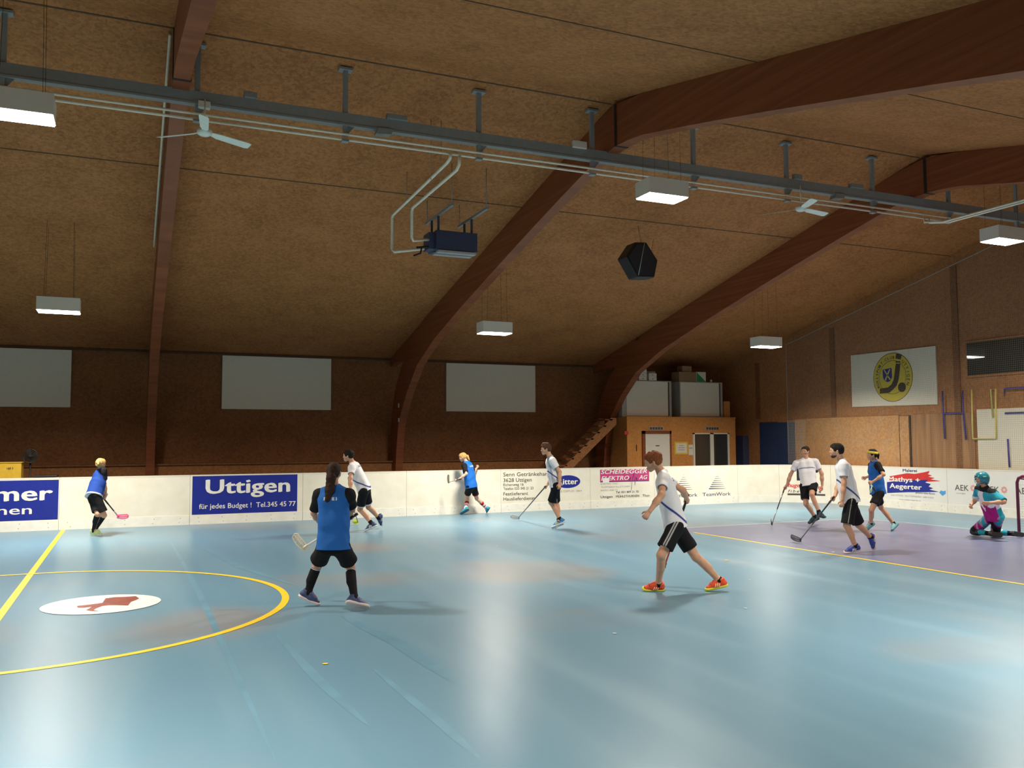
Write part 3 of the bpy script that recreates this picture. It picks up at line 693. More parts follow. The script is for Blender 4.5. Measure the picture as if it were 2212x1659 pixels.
for i, (s0, s1, lab, kd) in enumerate(SEG):
    b_ = empty('rink_board', (0, 0, 0), lab, 'rink board', 'white rink boards round the floor')
    g = .004
    board_strip('panel', s0 + g, s1 - g, 0.02, HB - .03, -.05, 0, M['boardR' if kd else 'board'], b_)
    board_strip('kick_plate', s0 + g, s1 - g, 0.0, .215, .001, .010, M['kick'], b_)
    board_strip('cap_rail', s0 + g, s1 - g, HB - .03, HB, -.06, .004, M['white'], b_)
    board_strip('joint', s1 - g, s1 + g, 0.02, HB - .01, -.05, -.004, M['greyink'], b_)
    mb = MB(); n = int((s1 - s0) / .45)
    for k in range(n):
        for z in (.06, .155):
            s = s0 + .2 + k * (s1 - s0 - .4) / max(1, n - 1) + random.uniform(-.03, .03)
            c = bmap(s, z, .0105); x, y, nx, ny = path(s)
            mb.add([(c[0] - ny * .011 * math.cos(t), c[1] + nx * .011 * math.cos(t), z + .011 * math.sin(t)) for t in [2 * PI * q / 8 for q in range(8)]], [tuple(range(8))])
    sc_ = mb.build('screws', M['greyink'], b_)
    sc_['kind'] = 'stuff'
    BO[round(s0, 2)] = b_

def ad(parent, s0, s1, z0, z1, mt, d=.003, name='advert'):
    return board_strip(name, s0, s1, z0, z1, .0005, d, M[mt], parent)
T = lambda s, size, x, y, mt, par, **k: text(s, size, bmap, k.pop('name', 'lettering'), M[mt], par, x=x, y=y, d0=k.pop('d', .004), **k)
# cut-off blue advert at left
a = ad(BO[-4.02], -3.9, -1.355, .228, 1.085, 'adblue')
T('mer', .44, -2.56, .655, 'white_paint', a, bold=.028, width=1.08)
T('onen', .27, -2.78, .365, 'white_paint', a, bold=.012, width=.92)
# Uttigen
a = ad(BO[1.33] if 1.33 in BO else BO[1.34], 1.385, 3.768, .222, 1.118, 'adblue')
T('Uttigen', .46, 1.69, .70, 'white_paint', a, bold=.028, width=1.89)
T('für jedes Budget !  Tel.345 45 77', .165, 1.54, .352, 'white_paint', a, bold=.012, width=2.19)
# drinks dealer
b_ = BO[9.1]
a = ad(b_, 9.12, 10.72, .26, 1.09, 'board', d=.0015)
T('Senn Getränkehandel', .150, 9.17, .945, 'brown', a, bold=.006, width=1.52)
T('3628 Uttigen', .145, 9.17, .795, 'brown', a, bold=.006, width=.83)
T('Eichenweg 16', .100, 9.17, .690, 'brown', a, width=.59)
T('Telefon 033 345 21 23', .100, 9.17, .585, 'brown', a, width=.88)
T('Festlieferant', .125, 9.17, .440, 'brown', a, bold=.004, width=.72)
T('Hauslieferdienst', .130, 9.17, .305, 'brown', a, bold=.004, width=.92)
a = flat('advert', ell(11.10, .765, .385, .175, 40), bmap, M['adblue'], b_, d0=.001)
T('Ritter', .215, 11.10, .695, 'white_paint', a, bold=.03, width=.60, align='CENTER', d=.004)
T('BIERE DEPUIS 1864', .075, 11.11, .48, 'greyink', b_, width=.84, align='CENTER', d=.001)
# electrician
b_ = BO[11.8]
a = ad(b_, 12.113, 13.72, .74, 1.075, 'magenta')
ad(a, 12.113, 13.72, .725, .742, 'navy', d=.0045, name='underline')
T('SCHEIDEGGER', .165, 12.14, .955, 'white_paint', a, bold=.02, shear=.25, width=1.50)
T('ELEKTRO', .165, 12.15, .775, 'white_paint', a, bold=.02, shear=.25, width=.90)
T('AG', .165, 13.38, .785, 'white_paint', a, bold=.02, shear=.25, width=.28)
zz = [(13.05, .77), (13.10, .86), (13.12, .50), (13.17, .84), (13.21, .98), (13.24, .64), (13.28, .86), (13.33, .76)]
flat('pulse_line', [(x, z) for x, z in zz] + [(x, z - .035) for x, z in zz[::-1]], bmap, M['navy'], a, d0=.006)
ad(a, 12.20, 12.40, .70, .84, 'boardR', d=.0075, name='paper_patch')
T('ELEKTRO- UND', .065, 12.13, .655, 'greyink', b_, width=.55, d=.001)
T('TELEFONINSTALLATIONEN', .065, 12.13, .565, 'greyink', b_, width=.95, d=.001)
T('RADIO UND TV', .065, 12.13, .475, 'greyink', b_, width=.55, d=.001)
T('Tel. 031 809 21 70', .085, 12.62, .405, 'ink', b_, bold=.008, width=.74, d=.001)
T('Uttigen', .095, 12.125, .285, 'ink', b_, bold=.010, width=.38, d=.001)
T('MÜHLETHURNEN', .090, 12.62, .285, 'ink', b_, bold=.008, width=.76, d=.001)
T('Thun', .090, 13.49, .285, 'ink', b_, bold=.008, width=.23, d=.001)
# striped triangles
b_ = BO[13.9]
for cx in (14.87, 16.07):
    g = empty('advert', (0, 0, 0)); g.parent = b_
    for k in range(8):
        t = k / 7; z = .86 - t * .42; x0 = cx + .02 - .30 * t; x1 = cx + .05 + .28 * t; h_ = .006 + .022 * t
        flat('stripe', [(x0, z), (x1, z + .004), (x1, z + .009), (x0 + .012, z + h_)], bmap, M['navy'], g, d0=.001)
    T('TeamWork', .150, cx, .235, 'navy', g, width=1.02, align='CENTER', d=.001)
# corner advert
b_ = BO[18.19]
g = empty('advert', (0, 0, 0)); g.parent = b_
board_strip('black_block', 18.70, 19.12, .66, 1.07, .0005, .003, M['black'], g)
flat('black_wedge', [(19.12, 1.07), (19.42, 1.07), (19.30, .90), (19.12, .90)], bmap, M['black'], g, thick=.003, d0=.001)
T('huge', .17, 18.44, .46, 'red', g, bold=.03, shear=.3, width=.34, d=.001)
T('ng', .17, 19.26, .42, 'red', g, bold=.03, shear=.3, width=.17, d=.001)
T('fibe', .12, 18.44, .30, 'ink', g, bold=.012, shear=.3, width=.32, d=.001, spacing=1.4)
T('s', .12, 19.32, .30, 'ink', g, bold=.02, width=.07, d=.001)
board_strip('dark_strip', 18.42, 19.51, .18, .27, .0005, .003, M['ink'], g)
# brush stroke advert
b_ = BO[21.3]
g = empty('advert', (0, 0, 0)); g.parent = b_
flat('red_stroke', [(21.68, .86), (22.30, .97), (22.55, .96), (22.85, 1.01), (23.02, 1.05), (23.00, .99), (22.96, .97), (23.10, .93), (22.98, .90), (23.18, .87), (23.05, .83), (23.36, .80), (22.9, .76), (21.66, .76)], bmap, M['red'], g, thick=.002, d0=.001)
flat('blue_stroke', [(21.60, .70), (22.2, .78), (22.7, .80), (22.98, .82), (22.88, .74), (23.05, .71), (22.98, .64), (23.12, .60), (23.0, .56), (23.30, .52), (22.9, .49), (22.3, .46), (21.60, .40)], bmap, M['adblue'], g, thick=.003, d0=.001)
T('Malerei', .105, 22.16, 1.01, 'navy', g, bold=.014, width=.46, d=.003)
T('Mathys +', .180, 21.66, .735, 'white_paint', g, bold=.030, width=1.05, d=.005)
T('Aegerter', .190, 21.70, .545, 'white_paint', g, bold=.030, width=1.06, d=.005)
T('gestalten leben Räume', .062, 22.55, .44, 'navy', g, width=.62, d=.001, shear=.2)
flat('blue_heart', [(23.30, .50), (23.36, .56), (23.42, .54), (23.50, .56), (23.50, .48), (23.40, .42)], bmap, M['lightblue'], g, d0=.001)
T('3628 UTTIGEN · 3612 STEFFISBURG · 3600 THUN', .060, 21.72, .335, 'greyink', g, width=1.4, d=.001)
T('www.mathys-aegerter.ch', .055, 22.0, .235, 'greyink', g, width=.72, d=.001)
# AEK
b_ = BO[23.55]
for k, x in enumerate((23.78, 24.62, 25.45)):
    T('AEK', .205, x, .585, 'ink', b_, width=.40, d=.001)
    for (cx, cz) in ((x + .53, .66),):
        g = empty('flower_print', (0, 0, 0)); g.parent = b_
        for q in range(8):
            t = 2 * PI * q / 8
            flat('petal', ell(cx + .055 * math.cos(t), cz + .055 * math.sin(t), .028, .028, 10), bmap, M['pink'], g, d0=.001 + q * .0002)
for x in (23.80, 24.68): 
    T('energie', .05, x + .02, .50, 'greyink', b_, width=.26, d=.001)

# ------------------------------------------------------------------ safety net over the end boards
def netting(name, y0, y1, x, mt, z0, r_, step, lab, ztop):
    me_v = []; me_f = []
    mb = MB()
    k = 0
    y = y0
    while y < y1:
        zt = ztop(y); mb.add([(x, y - r_, z0), (x, y + r_, z0), (x, y + r_, zt), (x, y - r_, zt), (x + 2 * r_, y, z0), (x + 2 * r_, y, zt)], [(0, 1, 2, 3), (1, 4, 5, 2), (4, 0, 3, 5)]); y += step
    z = z0
    while z < ztop(y0) or z < ztop(y1) or z < ZRIDGE:
        # clip to the sloping top
        ya, yb = y0, y1
        if z > ztop(y1): yb = YRIDGE + (ZRIDGE - .35 - z) / SLOPE
        if z > ztop(y0): ya = max(y0, YRIDGE - (ZRIDGE - .35 - z) / SLOPE)
        if yb <= ya: break
        mb.add([(x, ya, z - r_), (x, yb, z - r_), (x, yb, z + r_), (x, ya, z + r_), (x + 2 * r_, ya, z), (x + 2 * r_, yb, z)], [(0, 1, 2, 3), (3, 2, 5, 4), (1, 0, 4, 5)]); z += step
    return mb
mb = netting('net', 1.0, 22.2, 19.46, 'net', HB + .01, .0014, .05, '', lambda y: zc(y) - .35)
N_ = empty('safety_net', (0, 0, 0), 'large grey safety net hanging in front of the end wall above the boards', 'net')
o = mb.build('net_mesh', M['net'], N_); o['kind'] = 'stuff'
MB().tube([(19.46, 1.0, zc(1.0) - .34), (19.46, YRIDGE, ZRIDGE - .34), (19.46, 22.2, zc(22.2) - .34), (19.46, 22.2, HB)], .012, 6).build('edge_rope', M['net'], N_)
mb = MB()
for k in range(17):
    y = 22.2 - k * .05
    mb.add([(19.44, y - .002, HB), (19.44, y + .002, HB), (19.44, y + .002, 2.50), (19.44, y - .002, 2.50)], [(0, 1, 2, 3)])
for k in range(28):
    z = HB + k * .05
    mb.add([(19.44, 21.4, z - .002), (19.44, 22.2, z - .002), (19.44, 22.2, z + .002), (19.44, 21.4, z + .002)], [(0, 1, 2, 3)])
o = mb.build('white_net_edge', M['whitecord'], N_); o['kind'] = 'stuff'

# ------------------------------------------------------------------ goal (its left post shows at the right edge)
G = empty('floorball_goal', (15.95, 10.95, 0), 'maroon tube goal at the right edge behind the goalkeeper', 'goal')
w = .80; h_ = 1.15
pp = [(0, w, .03), (0, w, h_ - .12), (0, w - .035, h_ - .035), (0, w - .12, h_), (0, -w + .12, h_), (0, -w + .035, h_ - .035), (0, -w, h_ - .12), (0, -w, .03)]
MB().tube(pp, .03, 10).build('front_frame', M['maroon'], G)
MB().tube([(0, w, .03), (.62, w - .15, .03), (.62, -w + .15, .03), (0, -w, .03)], .022, 8).build('base_frame', M['maroon'], G)
mb = MB()
for s in (1, -1): mb.tube([(0, s * (w - .05), h_ - .04), (.40, s * (w - .15), h_ - .10), (.62, s * (w - .15), .03)], .016, 8)
mb.build('back_brace', M['maroon'], G)
mb = MB()
for k in range(30):
    y = -.64 + k * .0441; mb.tube([(.03, y * 1.2, h_ - .01), (.38, y, h_ - .12), (.60, y, .04)], .0022, 4)
for k in range(22):
    t = k / 21; x = .39 + .21 * t; z = h_ - .12 - (h_ - .16) * t; mb.tube([(.02, w, max(.05, z)), (x, w - .16, z), (x, -w + .16, z), (.02, -w, max(.05, z))], .0022, 4)
o = mb.build('goal_net', M['whitecord'], G); o['kind'] = 'stuff'
# ------------------------------------------------------------------ organic surfaces: signed distance field -> surface net
V = lambda *a: np.array(a, float)
def nrm(v):
    v = np.asarray(v, float); return v / (np.linalg.norm(v) + 1e-9)

class Field:
    """smooth union of tapered rounded shapes, meshed as ONE continuous skin"""
    def __init__(s, h=.008, k=.02):
        s.h, s.k, s.add_, s.sub_, s.cut_ = h, k, [], [], []
    # every shape: a, b end points, ra, rb radii, optional (axis, factor) squash, flat ends or not
    def cap(s, a, b, ra, rb=None, sq=(), flat=False, k=None, off=0.):
        s.add_.append((V(*a), V(*b), ra + off, (ra if rb is None else rb) + off, list(sq), flat, s.k if k is None else k)); return s
    def sub(s, a, b, ra, rb=None, sq=(), flat=False, k=.004):
        s.sub_.append((V(*a), V(*b), ra, ra if rb is None else rb, list(sq), flat, k)); return s
    def cut(s, p, n): s.cut_.append((V(*p), nrm(n))); return s
    @staticmethod
    def dist(X, sh):
        a, b, ra, rb, sq, flat, k = sh
        d = b - a; L2 = float(d @ d) + 1e-12
        P = X - a
        t = (P @ d) / L2
        tc = np.clip(t, 0, 1)
        Q = P - tc[..., None] * d
        if flat: Q = P - t[..., None] * d
        f = 1.0
        for ax, fac in sq:
            c = Q @ ax
            Q = Q + (c * (1 / fac - 1))[..., None] * ax
            f = min(f, fac)
        r = ra + (rb - ra) * tc
        dd = np.sqrt((Q * Q).sum(-1)) - r
        if f < 1: dd = dd * (f + (1 - f) * .35)
        if flat:
            ex = np.maximum(-t, t - 1) * math.sqrt(L2)
            dd = np.maximum(dd, ex)
        return dd
    def mesh(s, noise=0., nfreq=9.):
        h = s.h
        lo = np.min([np.minimum(a - max(ra, rb) * 1.8, b - max(ra, rb) * 1.8) for a, b, ra, rb, *_ in s.add_], 0) - 3 * h
        hi = np.max([np.maximum(a + max(ra, rb) * 1.8, b + max(ra, rb) * 1.8) for a, b, ra, rb, *_ in s.add_], 0) + 3 * h
        n = np.ceil((hi - lo) / h).astype(int) + 1
        D = np.full(n, .2, np.float32)
        ax = [lo[i] + h * np.arange(n[i]) for i in range(3)]
        def region(sh, m):
            a, b, ra, rb, sq = sh[:5]
            R = max(ra, rb) * max([1.0] + [f for _, f in sq]) + m
            l = np.minimum(a, b) - R; u = np.maximum(a, b) + R
            i0 = np.clip(np.floor((l - lo) / h).astype(int), 0, n - 1); i1 = np.clip(np.ceil((u - lo) / h).astype(int) + 1, 1, n)
            if (i1 <= i0).any(): return None
            sl = tuple(slice(i0[j], i1[j]) for j in range(3))
            X = np.stack(np.meshgrid(*[ax[j][sl[j]] for j in range(3)], indexing='ij'), -1)
            return sl, X
        for sh in s.add_:
            q = region(sh, sh[6] + 3 * h)
            if q is None: continue
            sl, X = q; d = s.dist(X, sh).astype(np.float32); g = D[sl]; k = sh[6]
            hh = np.maximum(k - np.abs(g - d), 0) / k
            D[sl] = np.minimum(g, d) - hh * hh * k * .25
        if noise:
            X = np.stack(np.meshgrid(*ax, indexing='ij'), -1).astype(np.float32)
            w = np.sin(X[..., 0] * nfreq * 1.3 + 2 * np.sin(X[..., 2] * nfreq * .8)) * np.sin(X[..., 1] * nfreq * 1.7 + 1.7 * np.sin(X[..., 2] * nfreq * 1.1 + 1)) + .6 * np.sin(X[..., 2] * nfreq * 2.3 + 3 * np.sin(X[..., 0] * nfreq + X[..., 1] * nfreq))
            D += (noise * w).astype(np.float32)
        for sh in s.sub_:
            q = region(sh, sh[6] + 3 * h)
            if q is None: continue
            sl, X = q; D[sl] = np.maximum(D[sl], -s.dist(X, sh).astype(np.float32))
        if s.cut_:
            X = np.stack(np.meshgrid(*ax, indexing='ij'), -1)
            for p, nn in s.cut_: D = np.maximum(D, ((X - p) @ nn).astype(np.float32))
        return surface_net(D, lo, h)

def surface_net(D, lo, h):
    D[0] = D[-1] = .2; D[:, 0] = D[:, -1] = .2; D[:, :, 0] = D[:, :, -1] = .2
    I = D < 0
    nx, ny, nz = D.shape
    c = np.zeros((nx - 1, ny - 1, nz - 1), np.int8)
    for dx in (0, 1):
        for dy in (0, 1):
            for dz in (0, 1): c += I[dx:nx - 1 + dx, dy:ny - 1 + dy, dz:nz - 1 + dz]
    act = (c > 0) & (c < 8)
    idx = np.argwhere(act)
    if not len(idx): return np.zeros((0, 3)), np.zeros((0, 4), int)
    num = -np.ones(c.shape, np.int64); num[act] = np.arange(len(idx))
    acc = np.zeros((len(idx), 3)); cnt = np.zeros(len(idx))
    corners = [(a, b, c_) for a in (0, 1) for b in (0, 1) for c_ in (0, 1)]
    for p in corners:
        for axis in range(3):
            if p[axis]: continue
            q_ = list(p); q_[axis] = 1
            d0 = D[idx[:, 0] + p[0], idx[:, 1] + p[1], idx[:, 2] + p[2]]
            d1 = D[idx[:, 0] + q_[0], idx[:, 1] + q_[1], idx[:, 2] + q_[2]]
            m = (d0 < 0) != (d1 < 0)
            t = np.where(m, d0 / np.where(m, d0 - d1, 1), 0)
            P = np.tile(np.array(p, float), (len(idx), 1)); P[:, axis] += t
            acc[m] += P[m]; cnt[m] += 1
    verts = lo + (idx + acc / cnt[:, None]) * h
    quads = []
    for axis in range(3):
        a1, a2 = (axis + 1) % 3, (axis + 2) % 3
        sl0 = [slice(1, -1)] * 3; sl1 = [slice(1, -1)] * 3
        sl0[axis] = slice(0, -1); sl1[axis] = slice(1, None)
        A = I[tuple(sl0)]; B = I[tuple(sl1)]
        e = np.argwhere(A != B); flip = A[tuple(e.T)]
        base = e.copy()
        for j in range(3):
            if j != axis: base[:, j] += 1
        def cell(o1, o2):
            b_ = base.copy(); b_[:, a1] -= o1; b_[:, a2] -= o2
            return num[b_[:, 0], b_[:, 1], b_[:, 2]]
        q_ = np.stack([cell(1, 1), cell(0, 1), cell(0, 0), cell(1, 0)], 1)
        q_[~flip] = q_[~flip][:, ::-1]
        quads.append(q_)
    return verts, np.concatenate(quads)

def skin_obj(name, F_, material, parent, noise=0., paint=None, nfreq=9., smooth=1):
    v, f = F_.mesh(noise, nfreq)
    if len(v) == 0: return None
    # light relaxation removes voxel stepping
    if smooth:
        e = np.concatenate([f[:, [0, 1]], f[:, [1, 2]], f[:, [2, 3]], f[:, [3, 0]]])
        for _ in range(smooth):
            s_ = np.zeros_like(v); n_ = np.zeros(len(v))
            for a, b in ((0, 1), (1, 0)):
                for ax in range(3): s_[:, ax] += np.bincount(e[:, a], v[e[:, b], ax], len(v))
                n_ += np.bincount(e[:, a], minlength=len(v))
            v = v * .5 + .5 * s_ / n_[:, None]
    me = bpy.data.meshes.new(name)
    me.vertices.add(len(v)); me.vertices.foreach_set('co', v.astype(np.float32).ravel())
    me.loops.add(len(f) * 4); me.loops.foreach_set('vertex_index', f.astype(np.int32).ravel())
    me.polygons.add(len(f)); me.polygons.foreach_set('loop_start', np.arange(0, len(f) * 4, 4, dtype=np.int32))
    me.polygons.foreach_set('use_smooth', np.ones(len(f), bool))
    me.materials.append(material)
    me.update(calc_edges=True); me.validate()
    if paint is not None:
        col = paint(v)
        at = me.color_attributes.new('pattern', 'FLOAT_COLOR', 'POINT')
        at.data.foreach_set('color', np.concatenate([col, np.ones((len(v), 1))], 1).astype(np.float32).ravel())
    return link(name, me, parent)

def cloth_mat(name, col, rough=.85, painted=False, var=.10):
    m = mat(name, col, rough, var=var, scale=70, spec=.2)
    if painted:
        nt = m.node_tree; b = nt.nodes['Principled BSDF']
        at = nt.nodes.new('ShaderNodeVertexColor'); at.layer_name = 'pattern'
        nz = [n for n in nt.nodes if n.type == 'TEX_NOISE'][0]
        mr = nt.nodes.new('ShaderNodeMapRange'); mr.inputs[3].default_value = .88; mr.inputs[4].default_value = 1.1
        nt.links.new(nz.outputs['Fac'], mr.inputs[0])
        mx = nt.nodes.new('ShaderNodeVectorMath'); mx.operation = 'SCALE'
        nt.links.new(at.outputs['Color'], mx.inputs[0]); nt.links.new(mr.outputs[0], mx.inputs['Scale'])
        nt.links.new(mx.outputs[0], b.inputs['Base Color'])
    return m
def skin_mat(name, col):
    m = mat(name, col, .5, var=.07, scale=25, spec=.35)
    b = m.node_tree.nodes['Principled BSDF']; b.inputs['Subsurface Weight'].default_value = .06; b.inputs['Subsurface Radius'].default_value = (.01, .004, .002)
    return m
M['skin'] = skin_mat('skin_light', (.60, .33, .21, 1))
M['skin_tan'] = skin_mat('skin_tanned', (.50, .26, .15, 1))
M['skin_pale'] = skin_mat('skin_pale', (.68, .41, .29, 1))
M['shirt_white'] = cloth_mat('white_sports_shirt', (.80, .80, .84, 1), painted=True)
M['shirt_black'] = cloth_mat('black_shirt', (.012, .012, .015, 1))
M['bib'] = cloth_mat('blue_training_bib', (.018, .115, .42, 1), painted=True)
M['shorts'] = cloth_mat('black_shorts', (.010, .010, .012, 1), painted=True)
M['sock'] = cloth_mat('painted_sock', (.01, .01, .01, 1), painted=True)
M['paint'] = cloth_mat('multicolour_cloth', (.5, .5, .5, 1), painted=True)
for n, c in dict(hair_brown=(.035, .016, .010, 1), hair_dark=(.012, .008, .006, 1), hair_blonde=(.52, .33, .12, 1), hair_red=(.20, .06, .02, 1), hair_mid=(.075, .035, .016, 1)).items():
    M[n] = mat(n, c, .75, var=.40, scale=60, bump=.5, spec=.25)
M['eye'] = mat('eye_white', (.75, .72, .68, 1), .3, var=.01); M['iris'] = mat('iris_dark', (.03, .02, .015, 1), .3)
M['lips'] = mat('lips', (.38, .13, .10, 1), .5)
M['shaft'] = mat('stick_black', (.02, .02, .022, 1), .35); M['shaft_white'] = mat('stick_white', (.7, .7, .68, 1), .35)
M['shaft_grey'] = mat('stick_grey', (.22, .21, .20, 1), .35); M['shaft_red'] = mat('stick_red', (.65, .10, .07, 1), .35)
for n, c in dict(blade_pink=(.75, .03, .22, 1), blade_yellow=(.62, .70, .05, 1), blade_cream=(.70, .66, .52, 1), blade_black=(.03, .03, .035, 1), blade_brown=(.22, .14, .10, 1), blade_glass=(.45, .60, .45, 1), blade_silver=(.42, .42, .42, 1)).items():
    M[n] = mat(n, c, .35)
M['helmet'] = mat('helmet_teal', (.015, .20, .26, 1), .25, coat=.4)

# ------------------------------------------------------------------ people
def frames(J, H):
    P = V(*J['pelvis']); Nk = V(*J['neck']); S = V(*J['S']); U = nrm(Nk - P); F_ = nrm(np.cross(S, U)); S = nrm(np.cross(U, F_))
    if F_ @ V(*J['F']) < 0: F_ = -F_
    return P, Nk, S, U, F_

def foot_frame(A, T, Kn, H):
    v = T - A; lat = np.cross(nrm(v), nrm(Kn - A)); lat = nrm(lat)
    vd = nrm(v); a = math.radians(17)
    perp = nrm(np.cross(lat, vd))
    if perp @ (Kn - A) < 0: perp = -perp
    e1 = nrm(vd * math.cos(a) + perp * math.sin(a)); e3 = nrm(perp * math.cos(a) - vd * math.sin(a)); e2 = np.cross(e3, e1)
    return e1, e2, e3

def settle(J, H, s):
    """put a standing foot on the floor"""
    A, T, Kn = V(*J['an' + s]), V(*J['toe' + s]), V(*J['kn' + s])
    e1, e2, e3 = foot_frame(A, T, Kn, H)
    k = H / 1.75
    low = min((A + e1 * x * k - e3 * .088 * k + e2 * y)[2] for x in (-.085, .19) for y in (-.03, .03))
    if low < .07:
        J['an' + s] = tuple(A - V(0, 0, low - .003)); J['toe' + s] = tuple(T - V(0, 0, low - .003))

def shoe(J, H, s, par, up_m, sole_m, h=.007, lace_m=None, stripes=None):
    A, T, Kn = V(*J['an' + s]), V(*J['toe' + s]), V(*J['kn' + s])
    e1, e2, e3 = foot_frame(A, T, Kn, H); k = H / 1.75
    L = lambda x, y, z: A + (e1 * x + e2 * y + e3 * z) * k
    f = Field(h, .018)
    f.cap(L(-.042, 0, -.045), L(.06, 0, -.048), .046 * k, .045 * k).cap(L(.05, 0, -.052), L(.145, 0, -.062), .046 * k, .034 * k, sq=[(e3, .85)])
    f.cap(L(-.022, 0, -.03), L(-.020, 0, .022), .047 * k, .046 * k, flat=True).cap(L(.005, 0, .004), L(.10, 0, -.038), .042 * k, .034 * k)
    f.cut(L(0, 0, -.074), -e3)
    up = skin_obj('shoe', f, up_m, par, smooth=2)
    g = Field(h, .01)
    g.cap(L(-.046, 0, -.074), L(.150, 0, -.074), .049 * k, .045 * k, sq=[(e3, .6)])
    g.cut(L(0, 0, -.056), e3).cut(L(0, 0, -.089), -e3)
    skin_obj('sole', g, sole_m, up, smooth=1)
    if lace_m:
        mb = MB()
        for i in range(5):
            x = .038 + i * .018; z = .024 - i * .0085
            mb.tube([L(x, -.026, z - .012), L(x + .004, 0, z + .004), L(x, .026, z - .012)], .006 * k, 5)
        mb.build('laces', lace_m, up)
    if stripes:
        mb = MB()
        for i in range(3):
            for sd in (-1, 1):
                x = .015 + i * .024
                mb.tube([L(x + .012, sd * .047, -.066), L(x, sd * .046, -.045), L(x - .010, sd * .039, -.018)], .0065 * k, 5)
        mb.build('side_stripes', stripes, up)
    return up

def hand_shapes(f, W, hd, pn, H, curl, side):
    """palm, four unequal bent fingers and a thumb from the side of the palm"""
    k = H / 1.75; lat = nrm(np.cross(hd, pn)); pn = nrm(np.cross(lat, hd))
    th = lat * side                                    # thumb side
    f.cap(W + hd * .008 * k, W + hd * .072 * k, .026 * k, .036 * k, sq=[(pn, .46)], k=.012)
    c1, c2, c3 = curl
    for off, ln in ((.029, .92), (.010, 1.0), (-.010, .93), (-.028, .76)):
        p = W + hd * (.083 - abs(off) * .18) * k + th * off * k
        ang = 0; d = hd
        for seg, (c, l) in enumerate(((c1, .042), (c2, .027), (c3, .022))):
            ang += math.radians(c); d = hd * math.cos(ang) + pn * math.sin(ang)
            q_ = p + d * l * ln * k
            f.cap(p, q_, (.0092, .0086, .0080)[seg] * k, (.0086, .0080, .0072)[seg] * k, k=.004); p = q_
    p = W + hd * .028 * k + th * .026 * k
    d = nrm(hd * .62 + th * .70 + pn * .35); q_ = p + d * .036 * k
    f.cap(p, q_, .0125 * k, .0100 * k, k=.010)
    d2 = nrm(hd * .80 + th * .05 + pn * (.30 + .5 * min(1, c1 / 60))); f.cap(q_, q_ + d2 * .030 * k, .0098 * k, .0082 * k, k=.004)

def head_frame(J):
    Nk, Hd = V(*J['neck']), V(*J['head']); HF = nrm(J['hf'])
    up = nrm(nrm(Hd - Nk) * .35 + V(0, 0, 1)); HS = nrm(np.cross(up, HF)); HU = nrm(np.cross(HF, HS))
    return Hd, HF, HS, HU

def blend(col, w, cc):
    w = np.clip(np.asarray(w, float), 0, 1)
    if w.ndim == 0: w = np.full(len(col), float(w))
    return col * (1 - w[:, None]) + w[:, None] * np.array(cc, float)
def band(v, half, soft):
    return np.clip((half - np.abs(v)) / soft + .5, 0, 1)

def calf(f, kn, an, sd, back, k, o):
    f.cap(kn, an, .049 * k, .031 * k, off=o).cap(kn + sd * .08 * k + back * .016, kn + sd * .19 * k + back * .020, .042 * k, .044 * k, k=.03, off=o).cap(kn + sd * .2 * k + back * .012, an, .040 * k, .029 * k, k=.02, off=o)

